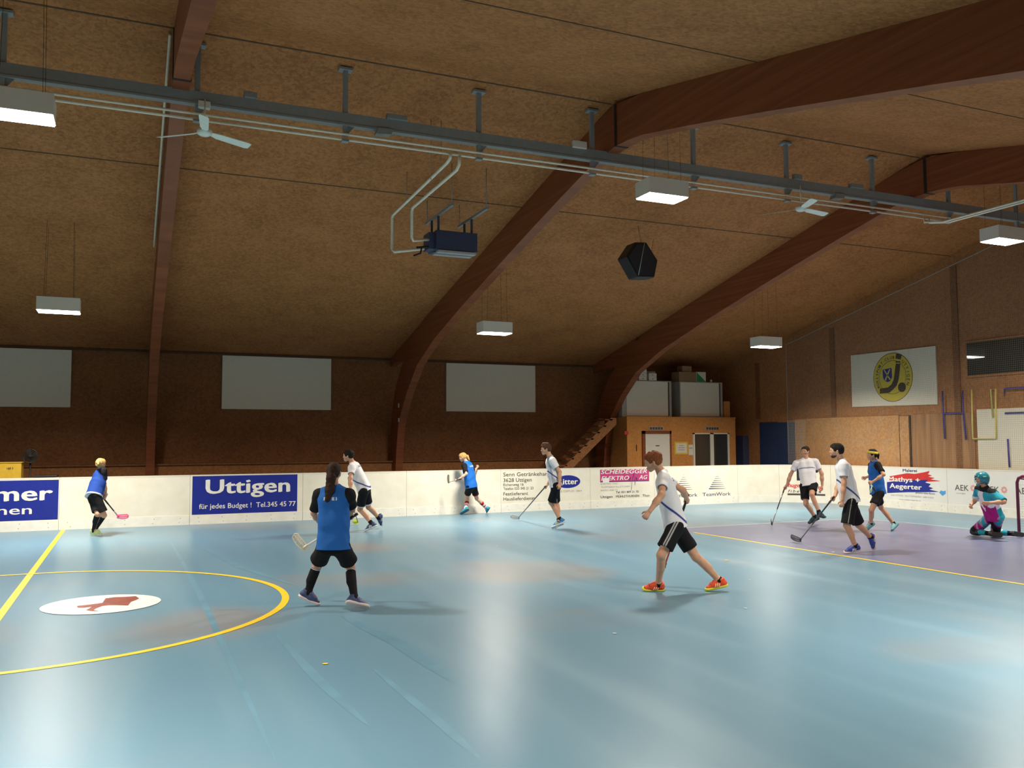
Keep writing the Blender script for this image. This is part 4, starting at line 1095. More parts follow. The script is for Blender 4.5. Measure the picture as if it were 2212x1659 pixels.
def build_person(key, label, spec, group=None):
    (rx, ry), H, J0 = POSE[key]
    J = {k: tuple(v) for k, v in J0.items()}
    h = spec.get('h', .0078); k = H / 1.75; fem = spec.get('fem', False)
    for s in spec.get('stand', 'LR'): settle(J, H, s)
    root = empty('person', (rx, ry, 0), label, 'person', group or 'players on the floor')
    P, Nk, S, U, F_ = frames(J, H)
    g = {n: V(*v) for n, v in J.items()}
    TL = np.linalg.norm(Nk - P)
    Hd, HF, HS, HU = head_frame(J)
    # ---- body
    f = Field(h, .030)
    wsh = .90 if fem else 1.0
    f.cap(g['hipL'] + S * .010, g['hipR'] - S * .010, .086 * k, sq=[(F_, 1.0)])
    f.cap(P + S * .035, P + U * TL * .35 + S * .03, .082 * k, .078 * k).cap(P - S * .035, P + U * TL * .35 - S * .03, .082 * k, .078 * k)
    cw = .055 * k * wsh
    f.cap(P + U * TL * .40 + S * cw, P + U * TL * .78 + S * cw * 1.2, .084 * k, .088 * k).cap(P + U * TL * .40 - S * cw, P + U * TL * .78 - S * cw * 1.2, .084 * k, .088 * k)
    if fem: f.cap(P + U * TL * .68 + S * .06 + F_ * .075, P + U * TL * .68 - S * .06 + F_ * .075, .048 * k)
    f.cap(g['shL'], g['shR'], .050 * k, k=.04)
    f.cap(Nk - U * .05, Nk + (Hd - Nk) * .55 - HF * .012 * k, .066 * k, .050 * k, k=.035)
    for s in 'LR': f.cap(Nk + U * .012, g['sh' + s] + U * .010, .045 * k, .042 * k, k=.03)
    armr = .88 if fem else 1.0
    for s in 'LR':
        sh, el, wr = g['sh' + s], g['el' + s], g['wr' + s]
        f.cap(sh, sh + (el - sh) * .3, .054 * k * armr, .048 * k * armr).cap(sh, el, .047 * k * armr, .038 * k * armr)
        f.cap(el, el + (wr - el) * .45, .038 * k * armr, .040 * k * armr).cap(el + (wr - el) * .4, wr, .038 * k * armr, .026 * k * armr)
        hp, kn, an = g['hip' + s], g['kn' + s], g['an' + s]
        f.cap(hp, kn, .084 * k, .053 * k)
        sd = nrm(an - kn); back = nrm(np.cross(nrm(np.cross(kn - hp, an - kn) + S * 1e-3), sd))
        e1, e2, e3 = foot_frame(an, g['toe' + s], kn, H)
        back = nrm(-e1 - sd * float(-e1 @ sd))
        calf(f, kn, an, sd, back, k, 0.)
        f.cap(an, an - e3 * .03 * k + e1 * .10 * k, .036 * k, .026 * k).cap(an, an - e3 * .035 * k - e1 * .02 * k, .036 * k, .03 * k)
    st = spec.get('stick')
    grip = None
    for s, sgn in (('L', 1), ('R', -1)):
        el, wr = g['el' + s], g['wr' + s]; fd = nrm(wr - el)
        if st and st['hand'] == s:
            bpt = V(*J['stb']); d = nrm(bpt - (wr + fd * .08))
            hd = nrm(fd - d * float(fd @ d) * .75)
            pn = nrm(np.cross(d, hd))
            if pn @ F_ < 0 and not st.get('flip'): pn = -pn
            hand_shapes(f, wr, hd, pn, H, (66, 78, 48), 1 if (np.cross(hd, pn) @ d) < 0 else -1)
            grip = wr + hd * .088 * k + pn * .030 * k; dd = nrm(bpt - grip)
            J['grip'] = grip; J['gdir'] = dd
        else:
            pn = nrm(-S * sgn + U * .1 if abs(fd @ S) < .8 else F_); pn = nrm(pn - fd * float(pn @ fd))
            hand_shapes(f, wr, fd, pn, H, spec.get('curl' + s, (28, 34, 20)), 1 if (np.cross(fd, pn) @ F_) > 0 else -1)
    # head: skull, jaw, nose, brow, lips, ears
    L = lambda x, y, z: Hd + (HF * x + HS * y + HU * z) * k
    f.cap(L(-.022, 0, .022), L(.012, 0, .022), .088 * k, .084 * k, sq=[(HS, .86), (HU, 1.06)], k=.02)
    f.cap(L(.020, 0, -.02), L(.042, 0, -.068), .066 * k, .036 * k, sq=[(HS, .88)], k=.03)
    f.cap(L(.060, 0, -.084), L(.062, 0, -.082), .020 * k, k=.02)
    f.cap(L(.084, 0, .010), L(.101, 0, -.022), .009 * k, .012 * k, k=.012)
    f.cap(L(.078, .03, .026), L(.078, -.03, .026), .014 * k, k=.014)
    f.cap(L(.086, .014, -.052), L(.086, -.014, -.052), .0095 * k, k=.006).cap(L(.083, .012, -.063), L(.083, -.012, -.063), .0095 * k, k=.006)
    for sd in (1, -1):
        f.cap(L(-.008, .078 * sd, .014), L(-.004, .074 * sd, -.022), .016 * k, .011 * k, sq=[(HS, .5)], k=.006)
        f.cap(L(.062, .034 * sd, -.012), L(.060, .036 * sd, -.02), .024 * k, k=.02)
        f.sub(L(.094, .031 * sd, .008), L(.095, .031 * sd, .008), .014 * k)
    body = skin_obj('body', f, M[spec.get('skin', 'skin')], root, smooth=1)
    for sd in (1, -1):
        e = MB().lathe([(0, -.0135 * k), (.0095 * k, -.0095 * k), (.0135 * k, 0), (.0095 * k, .0095 * k), (0, .0135 * k)], c=tuple(L(.0735, .031 * sd, .008)), seg=10).build('eye', M['eye'], root)
        i_ = L(.0845, .031 * sd, .008); MB().lathe([(0, -.006 * k), (.0055 * k, -.003 * k), (.0062 * k, 0), (.0055 * k, .003 * k), (0, .006 * k)], c=tuple(i_), seg=8).build('iris', M['iris'], e)
    MB().tube([L(.094, .022, -.0575), L(.097, 0, -.0575), L(.094, -.022, -.0575)], .0035 * k, 5).build('lips', M['lips'], root)
    # ---- hair
    f = Field(h * .85, .02)
    style = spec.get('hair_style', 'short'); hm = M[spec.get('hair', 'hair_brown')]
    f.cap(L(-.026, 0, .032), L(.014, 0, .036), .095 * k, .090 * k, sq=[(HS, .87), (HU, 1.06)])
    if style == 'tuft': f.cap(L(.05, 0, .10), L(.085, .0, .085), .028 * k, .020 * k).cap(L(-.03, 0, .11), L(.05, 0, .12), .045 * k, .035 * k)
    if style == 'wild': 
        for a_, b_ in ((.05, .09), (.02, .12), (-.03, .12), (-.07, .09)): f.cap(L(a_ - .02, 0, b_ - .02), L(a_ - .005, 0, b_ + .012), .035 * k, .012 * k)
    # carve the face away, keep hair above the forehead and behind the ears
    f.sub(L(.105, 0, -.035), L(.075, 0, .010), .082 * k, .060 * k, sq=[(HS, 1.25)])
    f.sub(L(.02, .10, -.05), L(.02, -.10, -.05), .052 * k)
    f.cut(L(-.05, 0, -.045), nrm(-HU - HF * .15)) if style in ('short', 'tuft', 'wild') else f.cut(L(-.05, 0, -.085), -HU)
    hair = skin_obj('hair', f, hm, root, noise=.0016, nfreq=60, smooth=1)
    if style in ('ponytail', 'long', 'bob', 'bun', 'blown'):
        f = Field(h * .85, .02)
        if style == 'long':
            f.cap(L(-.08, 0, .03), L(-.105, 0, -.05), .045 * k, .050 * k).cap(L(-.105, 0, -.05), L(-.125, .01, -.19), .058 * k, .052 * k, sq=[(HF, .6)]).cap(L(-.125, .01, -.19), L(-.14, .03, -.30), .050 * k, .030 * k, sq=[(HF, .6)])
        if style == 'ponytail':
            f.cap(L(-.09, 0, .03), L(-.13, 0, .0), .022 * k, .035 * k).cap(L(-.13, 0, 0), L(-.15, .01, -.11), .036 * k, .018 * k)
        if style == 'blown':
            f.cap(L(-.07, 0, .05), L(-.12, -.06, .03), .05 * k, .035 * k).cap(L(-.10, -.05, .035), L(-.14, -.13, .0), .035 * k, .016 * k).cap(L(-.07, 0, -.02), L(-.12, -.10, -.03), .04 * k, .02 * k)
        if style == 'bun':
            f.cap(L(-.10, 0, .02), L(-.115, 0, .01), .036 * k).cap(L(-.12, 0, .0), L(-.13, 0, -.07), .030 * k, .014 * k)
        skin_obj('ponytail', f, hm, root, noise=.002, nfreq=60, smooth=1)
    if spec.get('beard'):
        f = Field(h * .8, .02)
        f.cap(L(.018, 0, -.030), L(.043, 0, -.069), .0665 * k, .0385 * k, sq=[(HS, .90)]).cap(L(.061, 0, -.084), L(.062, 0, -.08), .0225 * k)
        f.sub(L(.125, 0, -.006), L(.075, 0, .025), .056 * k, .060 * k, sq=[(HS, 1.15)]).sub(L(.11, 0, -.055), L(.098, 0, -.055), .017 * k).cut(L(0, 0, .0), HU).cut(L(.0, 0, 0), -HF)
        skin_obj('beard', f, M['hair_mid'], root, smooth=1)
    if spec.get('headband'):
        f = Field(h * .7, .004)
        f.cap(L(-.022, 0, .034), L(.018, 0, .034), .101 * k, .096 * k, sq=[(HS, .87), (HU, 1.06)])
        nn = nrm(HU * .92 + HF * -.10); c0 = L(0, 0, .062)
        f.cut(c0 + nn * .024, nn).cut(c0 - nn * .024, -nn)
        skin_obj('headband', f, M['emblem'], root, paint=None)
    # ---- shirt
    sl = spec.get('sleeve', .62); hem = spec.get('hem', .035) * H
    def torso(f, o, sleeves, bottom, flare=.012):
        bk = spec.get('bulk', .030)
        f.cap(P - U * (bottom + .03) + S * .042, P + U * TL * .40 + S * .038, (.100 + bk + flare) * k, (.092 + bk) * k, off=o).cap(P - U * (bottom + .03) - S * .042, P + U * TL * .40 - S * .038, (.100 + bk + flare) * k, (.092 + bk) * k, off=o)
        f.cap(P + U * TL * .35 + S * cw, P + U * TL * .80 + S * cw * 1.15, (.092 + bk) * k, (.094 + bk * .7) * k, off=o).cap(P + U * TL * .35 - S * cw, P + U * TL * .80 - S * cw * 1.15, (.092 + bk) * k, (.094 + bk * .7) * k, off=o)
        if fem: f.cap(P + U * TL * .68 + S * .06 + F_ * .07, P + U * TL * .68 - S * .06 + F_ * .07, .055 * k, off=o)
        a_ = 1.0 if sleeves else .80
        f.cap(Nk - U * .045 + (g['shL'] - Nk) * a_, Nk - U * .045 + (g['shR'] - Nk) * a_, .056 * k, off=o, k=.04)
        f.cap(Nk - U * .06, Nk + U * .012, .078 * k, .064 * k, off=o)
        if sleeves:
            for s in 'LR': f.cap(Nk + U * .012, g['sh' + s] + U * .010, .052 * k, .052 * k, off=o)
        else:
            for s in 'LR': f.cap(Nk + U * .012, Nk + (g['sh' + s] + U * .010 - Nk) * .7, .052 * k, .050 * k, off=o)
        if sleeves:
            for s in 'LR':
                sh, el = g['sh' + s], g['el' + s]; d = nrm(el - sh); n_ = np.linalg.norm(el - sh)
                f.cap(sh - d * .01, sh + d * n_ * sl, .066 * k, .068 * k, off=o, flat=True)
                f.cap(sh, sh + d * .05, .068 * k, off=o)
                f.sub(sh + d * n_ * (sl - .12), sh + d * n_ * (sl + .1), .047 * k * armr + .004, .050 * k + .006, flat=True)
        f.cut(P - U * bottom, -U)
        f.sub(P - U * (bottom + .02), P - U * (bottom - .02), .085 * k + .005, sq=[(S, 1.2)], flat=True)
        f.sub(Nk + U * .03, Nk + U * .12, .056 * k, .070 * k, flat=True)
        return f
    tc = lambda v: ((v - P) @ S / k, (v - P) @ U / TL, (v - P) @ F_ / k)
    tt = spec['top']
    if tt[0] == 'shirt':
        base = V(.80, .80, .84)
        def paint(v):
            a, b, c = tc(v); col = np.tile(base, (len(v), 1))
            for fn, cc in tt[1]: col = blend(col, fn(a, b, c), cc)
            return col
        skin_obj('shirt', torso(Field(h, .035), 0, True, hem), M['shirt_white'], root, noise=.0022, paint=paint, nfreq=14)
    if tt[0] == 'bib':
        skin_obj('shirt', torso(Field(h, .035), -.004, True, hem * .8), M['shirt_black'], root, noise=.002, nfreq=14)
        def paint(v):
            a, b, c = tc(v); col = np.tile(V(*tt[1]), (len(v), 1))
            for fn, cc in tt[2]: col = blend(col, fn(a, b, c), cc)
            return col
        skin_obj('bib', torso(Field(h, .035), .006, False, hem * 1.05, .018), M['bib'], root, noise=.003, paint=paint, nfreq=14)
    if tt[0] == 'jersey':
        def paint(v):
            a, b, c = tc(v); col = np.tile(V(.75, .75, .80), (len(v), 1))
            for fn, cc in tt[1]: col = blend(col, fn(a, b, c), cc)
            return col
        skin_obj('jersey', torso(Field(h, .035), .012, True, hem), M['shirt_white'], root, noise=.004, paint=paint, nfreq=14)
    # ---- shorts / trousers
    sl2 = spec.get('shorts', .72)
    f = Field(h, .030)
    f.cap(P + U * .07, P - U * .03, .090 * k, .098 * k, sq=[(S, 1.25)], k=.03).cap(g['hipL'] + S * .012, g['hipR'] - S * .012, .094 * k)
    for s in 'LR':
        hp, kn = g['hip' + s], g['kn' + s]; d = nrm(kn - hp); n_ = np.linalg.norm(kn - hp); so = S * (.012 if s == 'L' else -.012)
        f.cap(hp + d * .0, hp + so + d * n_ * sl2, .094 * k, spec.get('leg_w', .092) * k, flat=True).cap(hp, hp + d * .08, .093 * k)
        if sl2 < 1: f.sub(hp + d * n_ * (sl2 - .10), hp + d * n_ * (sl2 + .1), .072 * k, .070 * k, flat=True)
    f.cut(P + U * .10, U)
    pc = spec.get('shorts_paint', [])
    def paint(v):
        col = np.tile(V(.010, .010, .012), (len(v), 1))
        for s in 'LR':
            hp, kn = g['hip' + s], g['kn' + s]; d = nrm(kn - hp); n_ = np.linalg.norm(kn - hp)
            t = (v - hp) @ d / n_; side = (v - hp) @ (S if s == 'L' else -S) / k; fw = (v - hp) @ nrm(F_ - d * float(F_ @ d)) / k
            own = ((v - P) @ S > 0) if s == 'L' else ((v - P) @ S < 0)
            for fn, cc in pc: col = blend(col, np.asarray(fn(t, side, fw), float) * own, cc)
        return col
    skin_obj('shorts', f, M['shorts'], root, noise=.0025, paint=paint, nfreq=16)
    # ---- socks and shoes
    for s in 'LR':
        kn, an = g['kn' + s], g['an' + s]; sd = nrm(an - kn); n_ = np.linalg.norm(an - kn)
        e1, e2, e3 = foot_frame(an, g['toe' + s], kn, H); back = nrm(-e1 - sd * float(-e1 @ sd))
        top = spec.get('sock_top', .70)
        f = Field(h, .03)
        calf(f, kn, an, sd, back, k, .006); f.cap(an, an + sd * .03, .036 * k, off=.006)
        f.cut(kn + sd * n_ * top, -sd)
        bands = spec.get('sock', [])
        def paint(v):
            t = (v - kn) @ sd / n_; col = np.tile(V(*spec.get('sock_col', (.010, .010, .012))), (len(v), 1))
            for a_, b_, cc in bands: col[(t > a_) & (t < b_)] = cc
            return col
        skin_obj('sock', f, M['sock'], root, paint=paint)
        shc = spec['shoe']
        shoe(J, H, s, root, shc[0], shc[1], h * .85, *(shc[2:]))
    if spec.get('extra'): spec['extra'](root, g, H, J, (P, Nk, S, U, F_, TL), L, h)
    # ---- stick: a thing of its own, held in the hand
    if st:
        gr, d = J['grip'], J['gdir']; B = V(*J['stb']); C = V(*J['stc'])
        so = empty('floorball_stick', (rx, ry, 0), st['label'], 'floorball stick', 'floorball sticks')
        top = gr - d * st.get('over', .10); Ls = np.linalg.norm(B - top)
        m1, m2, gm = M[st['shaft'][0]], M[st['shaft'][1]], M['shaft']
        MB().tube([top, top + d * .24], .0165, 8).build('grip_tape', gm, so)
        q_ = top + d * (.24 + (Ls - .24) * .55)
        MB().tube([top + d * .24, q_], .0125, 8).build('upper_shaft', m1, so)
        MB().tube([q_, B], .0115, 8).build('lower_shaft', m2, so)
        bl(B, C, d, M[st['blade']], so)
    return root

def bl(B, C, d, material, so, hgt=.080):
    """curved perforated floorball blade from heel B to tip C"""
    ax = nrm(C - B); Lb = max(.20, min(.28, np.linalg.norm(C - B)))
    upv = nrm(-d - ax * float(-d @ ax)) if abs(d @ ax) < .95 else V(0, 0, 1)
    if abs(ax[2]) < .75:
        upv = nrm(V(0, 0, 1) - ax * ax[2])
    side = nrm(np.cross(ax, upv))
    n = 14
    def pt(t, w, e):
        bow = .035 * (t ** 2)
        hh = hgt * (.55 + .55 * math.sin(min(1, t * 1.15 + .15) * PI * .62)) * (1 if t < .85 else 1 - (t - .85) * 3.0)
        return B + ax * (Lb * t - .02) + upv * (w * hh - .035 + .05 * t ** 3) + side * (bow + e)
    vs = []; fs = []
    mb = MB()
    # rims
    rim = [pt(i / n, 0, 0) for i in range(n + 1)] + [pt((n - i) / n, 1, 0) for i in range(n + 1)]
    mb.tube(rim, .0075, 6, closed=True)
    mb.tube([pt(i / n, .52, 0) for i in range(n + 1)], .006, 5)
    for i in range(1, n): mb.tube([pt(i / n, 0, 0), pt((i + .4) / n, 1, 0)], .0048, 5)
    mb.tube([B - d * .05, B + upv * .0, pt(.08, .3, 0)], .017, 8)
    return mb.build('blade', material, so)
# joints of every player in metres, relative to the floor point under the pelvis; rows follow POSE_KEYS
POSE = {}
POSE_KEYS = ['pelvis', 'neck', 'head', 'hf', 'F', 'S'] + [n + s for n in ('sh', 'hip', 'el', 'wr', 'kn', 'an', 'toe') for s in 'LR'] + ['stb', 'stc']
def pose(name, spot, height, rows):
    POSE[name] = (spot, height, dict(zip(POSE_KEYS, rows)))
pose('front_woman', (2.13, 9.826), 1.68, [
    (0.0, 0.0, 0.739), (0.008, 0.027, 1.342), (0.008, 0.032, 1.523), (0.533, 0.846, 0.0), (0.533, 0.845, -0.044), (-0.846, 0.533, -0.013), (-0.144, 0.119, 1.286), (0.158, -0.071, 1.291), (-0.074, 0.045, 0.704), (0.073, -0.048, 0.707), (-0.166, 0.28, 1.062), (0.237, 0.119, 1.104), (-0.07, 0.478, 0.944), (0.242, 0.351, 1.015), (-0.105, 0.356, 0.461), (0.242, 0.189, 0.442), (-0.197, 0.403, 0.143), (0.229, -0.054, 0.088), (-0.109, 0.371, 0.058), (0.332, -0.094, 0.03), (-0.192, 0.694, 0.637), (-0.352, 0.756, 0.752)])
pose('left_woman', (-0.591, 19.595), 1.66, [
    (0.0, 0.0, 0.848), (0.112, 0.231, 1.31), (0.094, 0.114, 1.444), (0.795, 0.574, -0.199), (0.938, 0.159, -0.308), (-0.274, 0.885, -0.376), (0.056, 0.354, 1.201), (0.147, 0.061, 1.326), (-0.031, 0.062, 0.787), (0.017, -0.091, 0.852), (-0.035, 0.554, 1.037), (0.179, 0.05, 1.054), (0.13, 0.549, 0.856), (0.211, 0.09, 0.814), (0.075, -0.15, 0.458), (0.188, -0.129, 0.429), (0.003, 0.051, 0.129), (0.029, 0.04, 0.117), (0.134, -0.003, 0.069), (0.139, -0.002, 0.034), (0.449, 0.165, 0.373), (0.659, 0.076, 0.333)])
pose('leaning_man', (4.551, 18.081), 1.8, [
    (0.0, 0.0, 0.898), (-0.225, 0.067, 1.42), (-0.331, 0.034, 1.58), (-0.894, 0.447, 0.0), (-0.804, 0.438, -0.403), (-0.446, -0.892, -0.079), (-0.289, -0.113, 1.352), (-0.116, 0.233, 1.383), (-0.028, -0.088, 0.858), (0.056, 0.079, 0.873), (-0.353, -0.3, 1.13), (-0.243, 0.252, 1.115), (-0.388, -0.437, 0.904), (-0.225, 0.233, 0.85), (-0.052, 0.131, 0.462), (0.168, 0.272, 0.492), (0.168, -0.022, 0.179), (0.446, 0.465, 0.237), (0.018, 0.054, 0.036), (0.519, 0.543, 0.03), (0.283, 1.669, 0.06), (0.06, 1.285, 0.05)])
pose('blonde_woman', (8.059, 20.965), 1.66, [
    (0.0, 0.0, 0.756), (-0.087, 0.047, 1.329), (-0.192, 0.088, 1.468), (-0.835, 0.471, -0.286), (-0.605, 0.781, -0.157), (-0.782, -0.62, -0.069), (-0.209, -0.06, 1.265), (0.05, 0.145, 1.288), (-0.062, -0.056, 0.718), (0.072, 0.051, 0.73), (-0.222, -0.246, 1.064), (0.181, 0.284, 1.091), (-0.427, -0.232, 0.928), (0.341, 0.437, 1.197), (-0.003, 0.267, 0.45), (0.245, 0.224, 0.405), (-0.113, 0.093, 0.15), (0.532, 0.277, 0.146), (-0.222, 0.149, 0.039), (0.592, 0.426, 0.03), (-0.562, 0.131, 0.846), (-0.608, 0.14, 0.998)])
pose('standing_man', (8.391, 16.796), 1.78, [
    (0.0, 0.0, 0.968), (-0.096, 0.058, 1.523), (-0.177, 0.099, 1.692), (-0.951, 0.309, 0.0), (-0.936, 0.295, -0.192), (-0.309, -0.95, 0.046), (-0.146, -0.13, 1.476), (-0.027, 0.235, 1.458), (-0.023, -0.092, 0.937), (0.035, 0.084, 0.929), (-0.009, -0.21, 1.228), (0.031, 0.194, 1.173), (-0.063, -0.307, 0.989), (-0.1, 0.19, 0.944), (-0.045, 0.134, 0.563), (0.142, 0.258, 0.55), (0.108, 0.008, 0.203), (0.08, 0.02, 0.203), (-0.009, 0.072, 0.03), (-0.091, 0.105, 0.068), (0.188, 2.369, 0.06), (-0.023, 2.361, 0.05)])
pose('redhead_man', (6.258, 9.22), 1.8, [
    (0.0, 0.0, 0.843), (-0.109, 0.098, 1.467), (-0.247, 0.087, 1.604), (-0.821, 0.518, -0.24), (-0.829, 0.512, -0.225), (-0.533, -0.845, 0.039), (-0.203, -0.075, 1.419), (0.004, 0.253, 1.403), (-0.044, -0.085, 0.812), (0.056, 0.074, 0.804), (-0.35, -0.246, 1.224), (0.237, 0.16, 1.244), (-0.535, -0.269, 1.034), (0.407, 0.319, 1.114), (-0.265, -0.084, 0.477), (0.251, -0.078, 0.427), (-0.17, 0.128, 0.109), (0.521, -0.177, 0.113), (-0.381, 0.224, 0.053), (0.39, -0.109, 0.03), (0.035, 0.299, 0.272), (0.005, 0.375, 0.163)])
pose('running_man', (13.92, 15.258), 1.78, [
    (0.0, 0.0, 0.89), (0.085, 0.163, 1.426), (0.057, 0.141, 1.614), (-0.932, -0.363, 0.0), (-0.669, -0.675, 0.312), (0.728, -0.679, 0.091), (0.223, 0.01, 1.39), (-0.07, 0.283, 1.353), (0.062, -0.073, 0.865), (-0.073, 0.053, 0.848), (0.306, -0.082, 1.124), (-0.183, 0.369, 1.096), (0.301, -0.096, 0.861), (-0.256, 0.416, 0.848), (-0.233, -0.343, 0.69), (-0.142, -0.057, 0.463), (-0.147, -0.465, 0.299), (0.143, -0.009, 0.144), (-0.175, -0.689, 0.218), (0.022, 0.054, 0.03), (-0.99, 0.072, 0.06), (-0.688, 0.624, 0.05)])
pose('bearded_man', (10.896, 11.006), 1.82, [
    (0.0, 0.0, 0.903), (-0.067, 0.083, 1.518), (-0.167, 0.088, 1.687), (-0.791, 0.612, 0.0), (-0.784, 0.598, -0.166), (-0.612, -0.79, 0.041), (-0.181, -0.08, 1.469), (0.06, 0.231, 1.453), (-0.054, -0.08, 0.871), (0.062, 0.07, 0.863), (-0.195, -0.086, 1.169), (0.026, 0.244, 1.155), (-0.23, -0.077, 0.902), (-0.136, 0.178, 0.95), (-0.13, -0.055, 0.479), (0.262, 0.085, 0.465), (0.1, 0.012, 0.125), (0.611, 0.172, 0.233), (-0.074, 0.096, 0.03), (0.615, 0.126, 0.03), (0.359, 1.588, 0.06), (0.342, 1.935, 0.05)])
pose('headband_woman', (14.034, 13.409), 1.68, [
    (0.0, 0.0, 0.828), (-0.023, 0.043, 1.413), (-0.119, 0.002, 1.562), (-0.894, 0.447, 0.0), (-0.894, 0.443, -0.068), (-0.447, -0.893, 0.048), (-0.096, -0.111, 1.368), (0.054, 0.189, 1.352), (-0.038, -0.081, 0.799), (0.04, 0.076, 0.79), (-0.147, -0.305, 1.177), (0.187, 0.296, 1.133), (-0.331, -0.209, 1.039), (0.249, 0.532, 1.088), (-0.248, -0.061, 0.458), (0.279, 0.192, 0.475), (-0.113, 0.101, 0.118), (0.441, 0.032, 0.153), (-0.178, 0.137, 0.03), (0.308, -0.029, 0.03), (-0.38, -0.224, 0.938), (-0.456, -0.293, 0.832)])
pose('goalkeeper', (15.157, 11.669), 1.75, [
    (0.0, 0.0, 0.428), (-0.223, 0.001, 0.938), (-0.288, 0.002, 1.115), (-0.951, 0.309, 0.0), (-0.864, 0.334, -0.377), (-0.306, -0.943, -0.132), (-0.258, -0.178, 0.861), (-0.142, 0.179, 0.911), (-0.014, -0.086, 0.383), (0.042, 0.086, 0.407), (-0.274, -0.427, 0.716), (-0.017, 0.354, 0.719), (-0.511, -0.325, 0.697), (-0.243, 0.283, 0.614), (0.21, 0.158, 0.068), (-0.004, 0.422, 0.07), (0.341, -0.124, 0.064), (-0.036, 0.042, 0.065), (0.516, -0.196, 0.03), (0.146, -0.035, 0.03)])
# ------------------------------------------------------------------ the ten players
def smat(name, c, **k): return mat(name, tuple(c) + (1,), .5, var=.08, scale=30)
SH = dict(
    blue_red=(smat('shoe_blue_grey', (.035, .06, .17)), smat('sole_pinkish_white', (.75, .62, .60)), smat('laces_red', (.80, .05, .06))),
    neon=(smat('shoe_neon_white', (.62, .72, .30)), smat('sole_white', (.80, .80, .78)), smat('laces_neon', (.55, .75, .05))),
    navy=(smat('shoe_navy', (.03, .06, .16)), smat('sole_pale', (.70, .72, .75)), smat('laces_dark', (.02, .03, .06)), smat('shoe_stripes_white', (.8, .8, .8))),
    cyan=(smat('shoe_cyan', (.02, .30, .46)), smat('sole_dark_cyan', (.02, .12, .20)), smat('laces_pale', (.5, .7, .75))),
    blueyellow=(smat('shoe_sky_blue', (.04, .20, .42)), smat('sole_bright', (.75, .80, .85)), smat('laces_blue', (.05, .15, .4)), smat('shoe_stripes_yellow', (.75, .66, .08))),
    orange=(smat('shoe_orange_red', (.75, .075, .02)), smat('sole_lime', (.62, .70, .05)), smat('laces_maroon', (.18, .02, .02)), smat('shoe_stripes_cream', (.8, .7, .4))),
    teal_dark=(smat('shoe_dark_teal', (.012, .045, .06)), smat('sole_black', (.015, .015, .02)), smat('laces_black', (.01, .01, .012))),
    royal=(smat('shoe_royal_blue', (.03, .06, .32)), smat('sole_gum_white', (.72, .55, .45)), smat('laces_navy', (.03, .04, .15)), smat('shoe_stripes_bright', (.82, .82, .82))),
    teal=(smat('shoe_pale_teal', (.16, .42, .45)), smat('sole_deep_teal', (.03, .14, .17)), smat('laces_white', (.7, .75, .75))),
    black=(smat('shoe_black', (.015, .015, .018)), smat('sole_charcoal', (.03, .03, .03)), smat('laces_charcoal', (.04, .04, .04))),
)
NAVY = (.035, .055, .26); W_ = (.75, .75, .78)
side_line = (lambda a, b, c: band(b - (.27 + c * 1.7 + c * np.abs(c) * 3), .032, .02) * ((np.abs(a) < .24) & (b < .62)), NAVY)
back_print = (lambda a, b, c: (c < -.045) & (np.abs(a) < .11) & (((b > .80) & (b < .83)) | ((b > .85) & (b < .87))), (.12, .12, .16))
bib_print = (lambda a, b, c: (c < -.07) & (np.abs(a) < .08) & (b > .80) & (b < .86) & ((a * 60).astype(int) % 3 != 0), (.62, .72, .82))
BLUE = (.020, .13, .45)

build_person('front_woman', 'woman seen from behind in a blue bib, long dark ponytail, black knee socks, nearest player', dict(
    h=.0066, bulk=.036, fem=True, hair='hair_brown', hair_style='long', skin='skin', top=('bib', BLUE, [bib_print]), sleeve=.80,
    shorts=.68, leg_w=.108, sock_top=.03, sock=[(.07, .095, W_), (.12, .145, W_)], shoe=SH['blue_red'], stand='LR', curlL=(50, 60, 40),
    stick=dict(hand='R', label='white floorball stick held in front of the nearest woman in blue', shaft=('shaft_grey', 'shaft_white'), blade='blade_cream')))
build_person('left_woman', 'blonde woman in a blue bib bending at the boards, far left, with a pink-bladed stick', dict(bulk=.048,
    fem=True, hair='hair_blonde', hair_style='blown', top=('bib', (.016, .058, .30), [(lambda a, b, c: b < -.06, (.62, .62, .68))]), sleeve=.70,
    shorts=.85, leg_w=.095, sock_top=.08, shoe=SH['neon'], stand='LR', curlL=(40, 50, 30),
    stick=dict(hand='R', label='stick with a pink blade held by the woman at far left', shaft=('shaft', 'shaft_grey'), blade='blade_pink')))
build_person('leaning_man', 'dark-haired man in white leaning forward, partly hidden behind the nearest woman', dict(
    hair='hair_dark', hair_style='wild', top=('shirt', [side_line, back_print]), shorts=.80, shorts_paint=[(lambda t, s, f: t > .73, W_)],
    sock_top=.80, shoe=SH['navy'], stand='L', curlR=(50, 60, 40),
    stick=dict(hand='L', label='stick with a yellow-green blade of the man leaning behind the nearest woman', shaft=('shaft', 'shaft_grey'), blade='blade_yellow')))
build_person('blonde_woman', 'blonde woman in a blue bib running along the boards, red and white socks', dict(
    fem=True, hair='hair_blonde', hair_style='ponytail', skin='skin_pale', top=('bib', (.018, .16, .62), [bib_print]), sleeve=.80, shorts=.66,
    shorts_paint=[(lambda t, s, f: t > .58, (.30, .01, .02))], sock_top=.42, sock_col=(.72, .68, .66), sock=[(.42, .60, (.50, .015, .03)), (.72, .80, (.50, .015, .03))],
    shoe=SH['cyan'], stand='L', curlR=(60, 70, 40),
    stick=dict(hand='L', label='short-looking stick swung low before the blonde runner at the boards', shaft=('shaft_white', 'shaft_white'), blade='blade_brown', over=.30)))
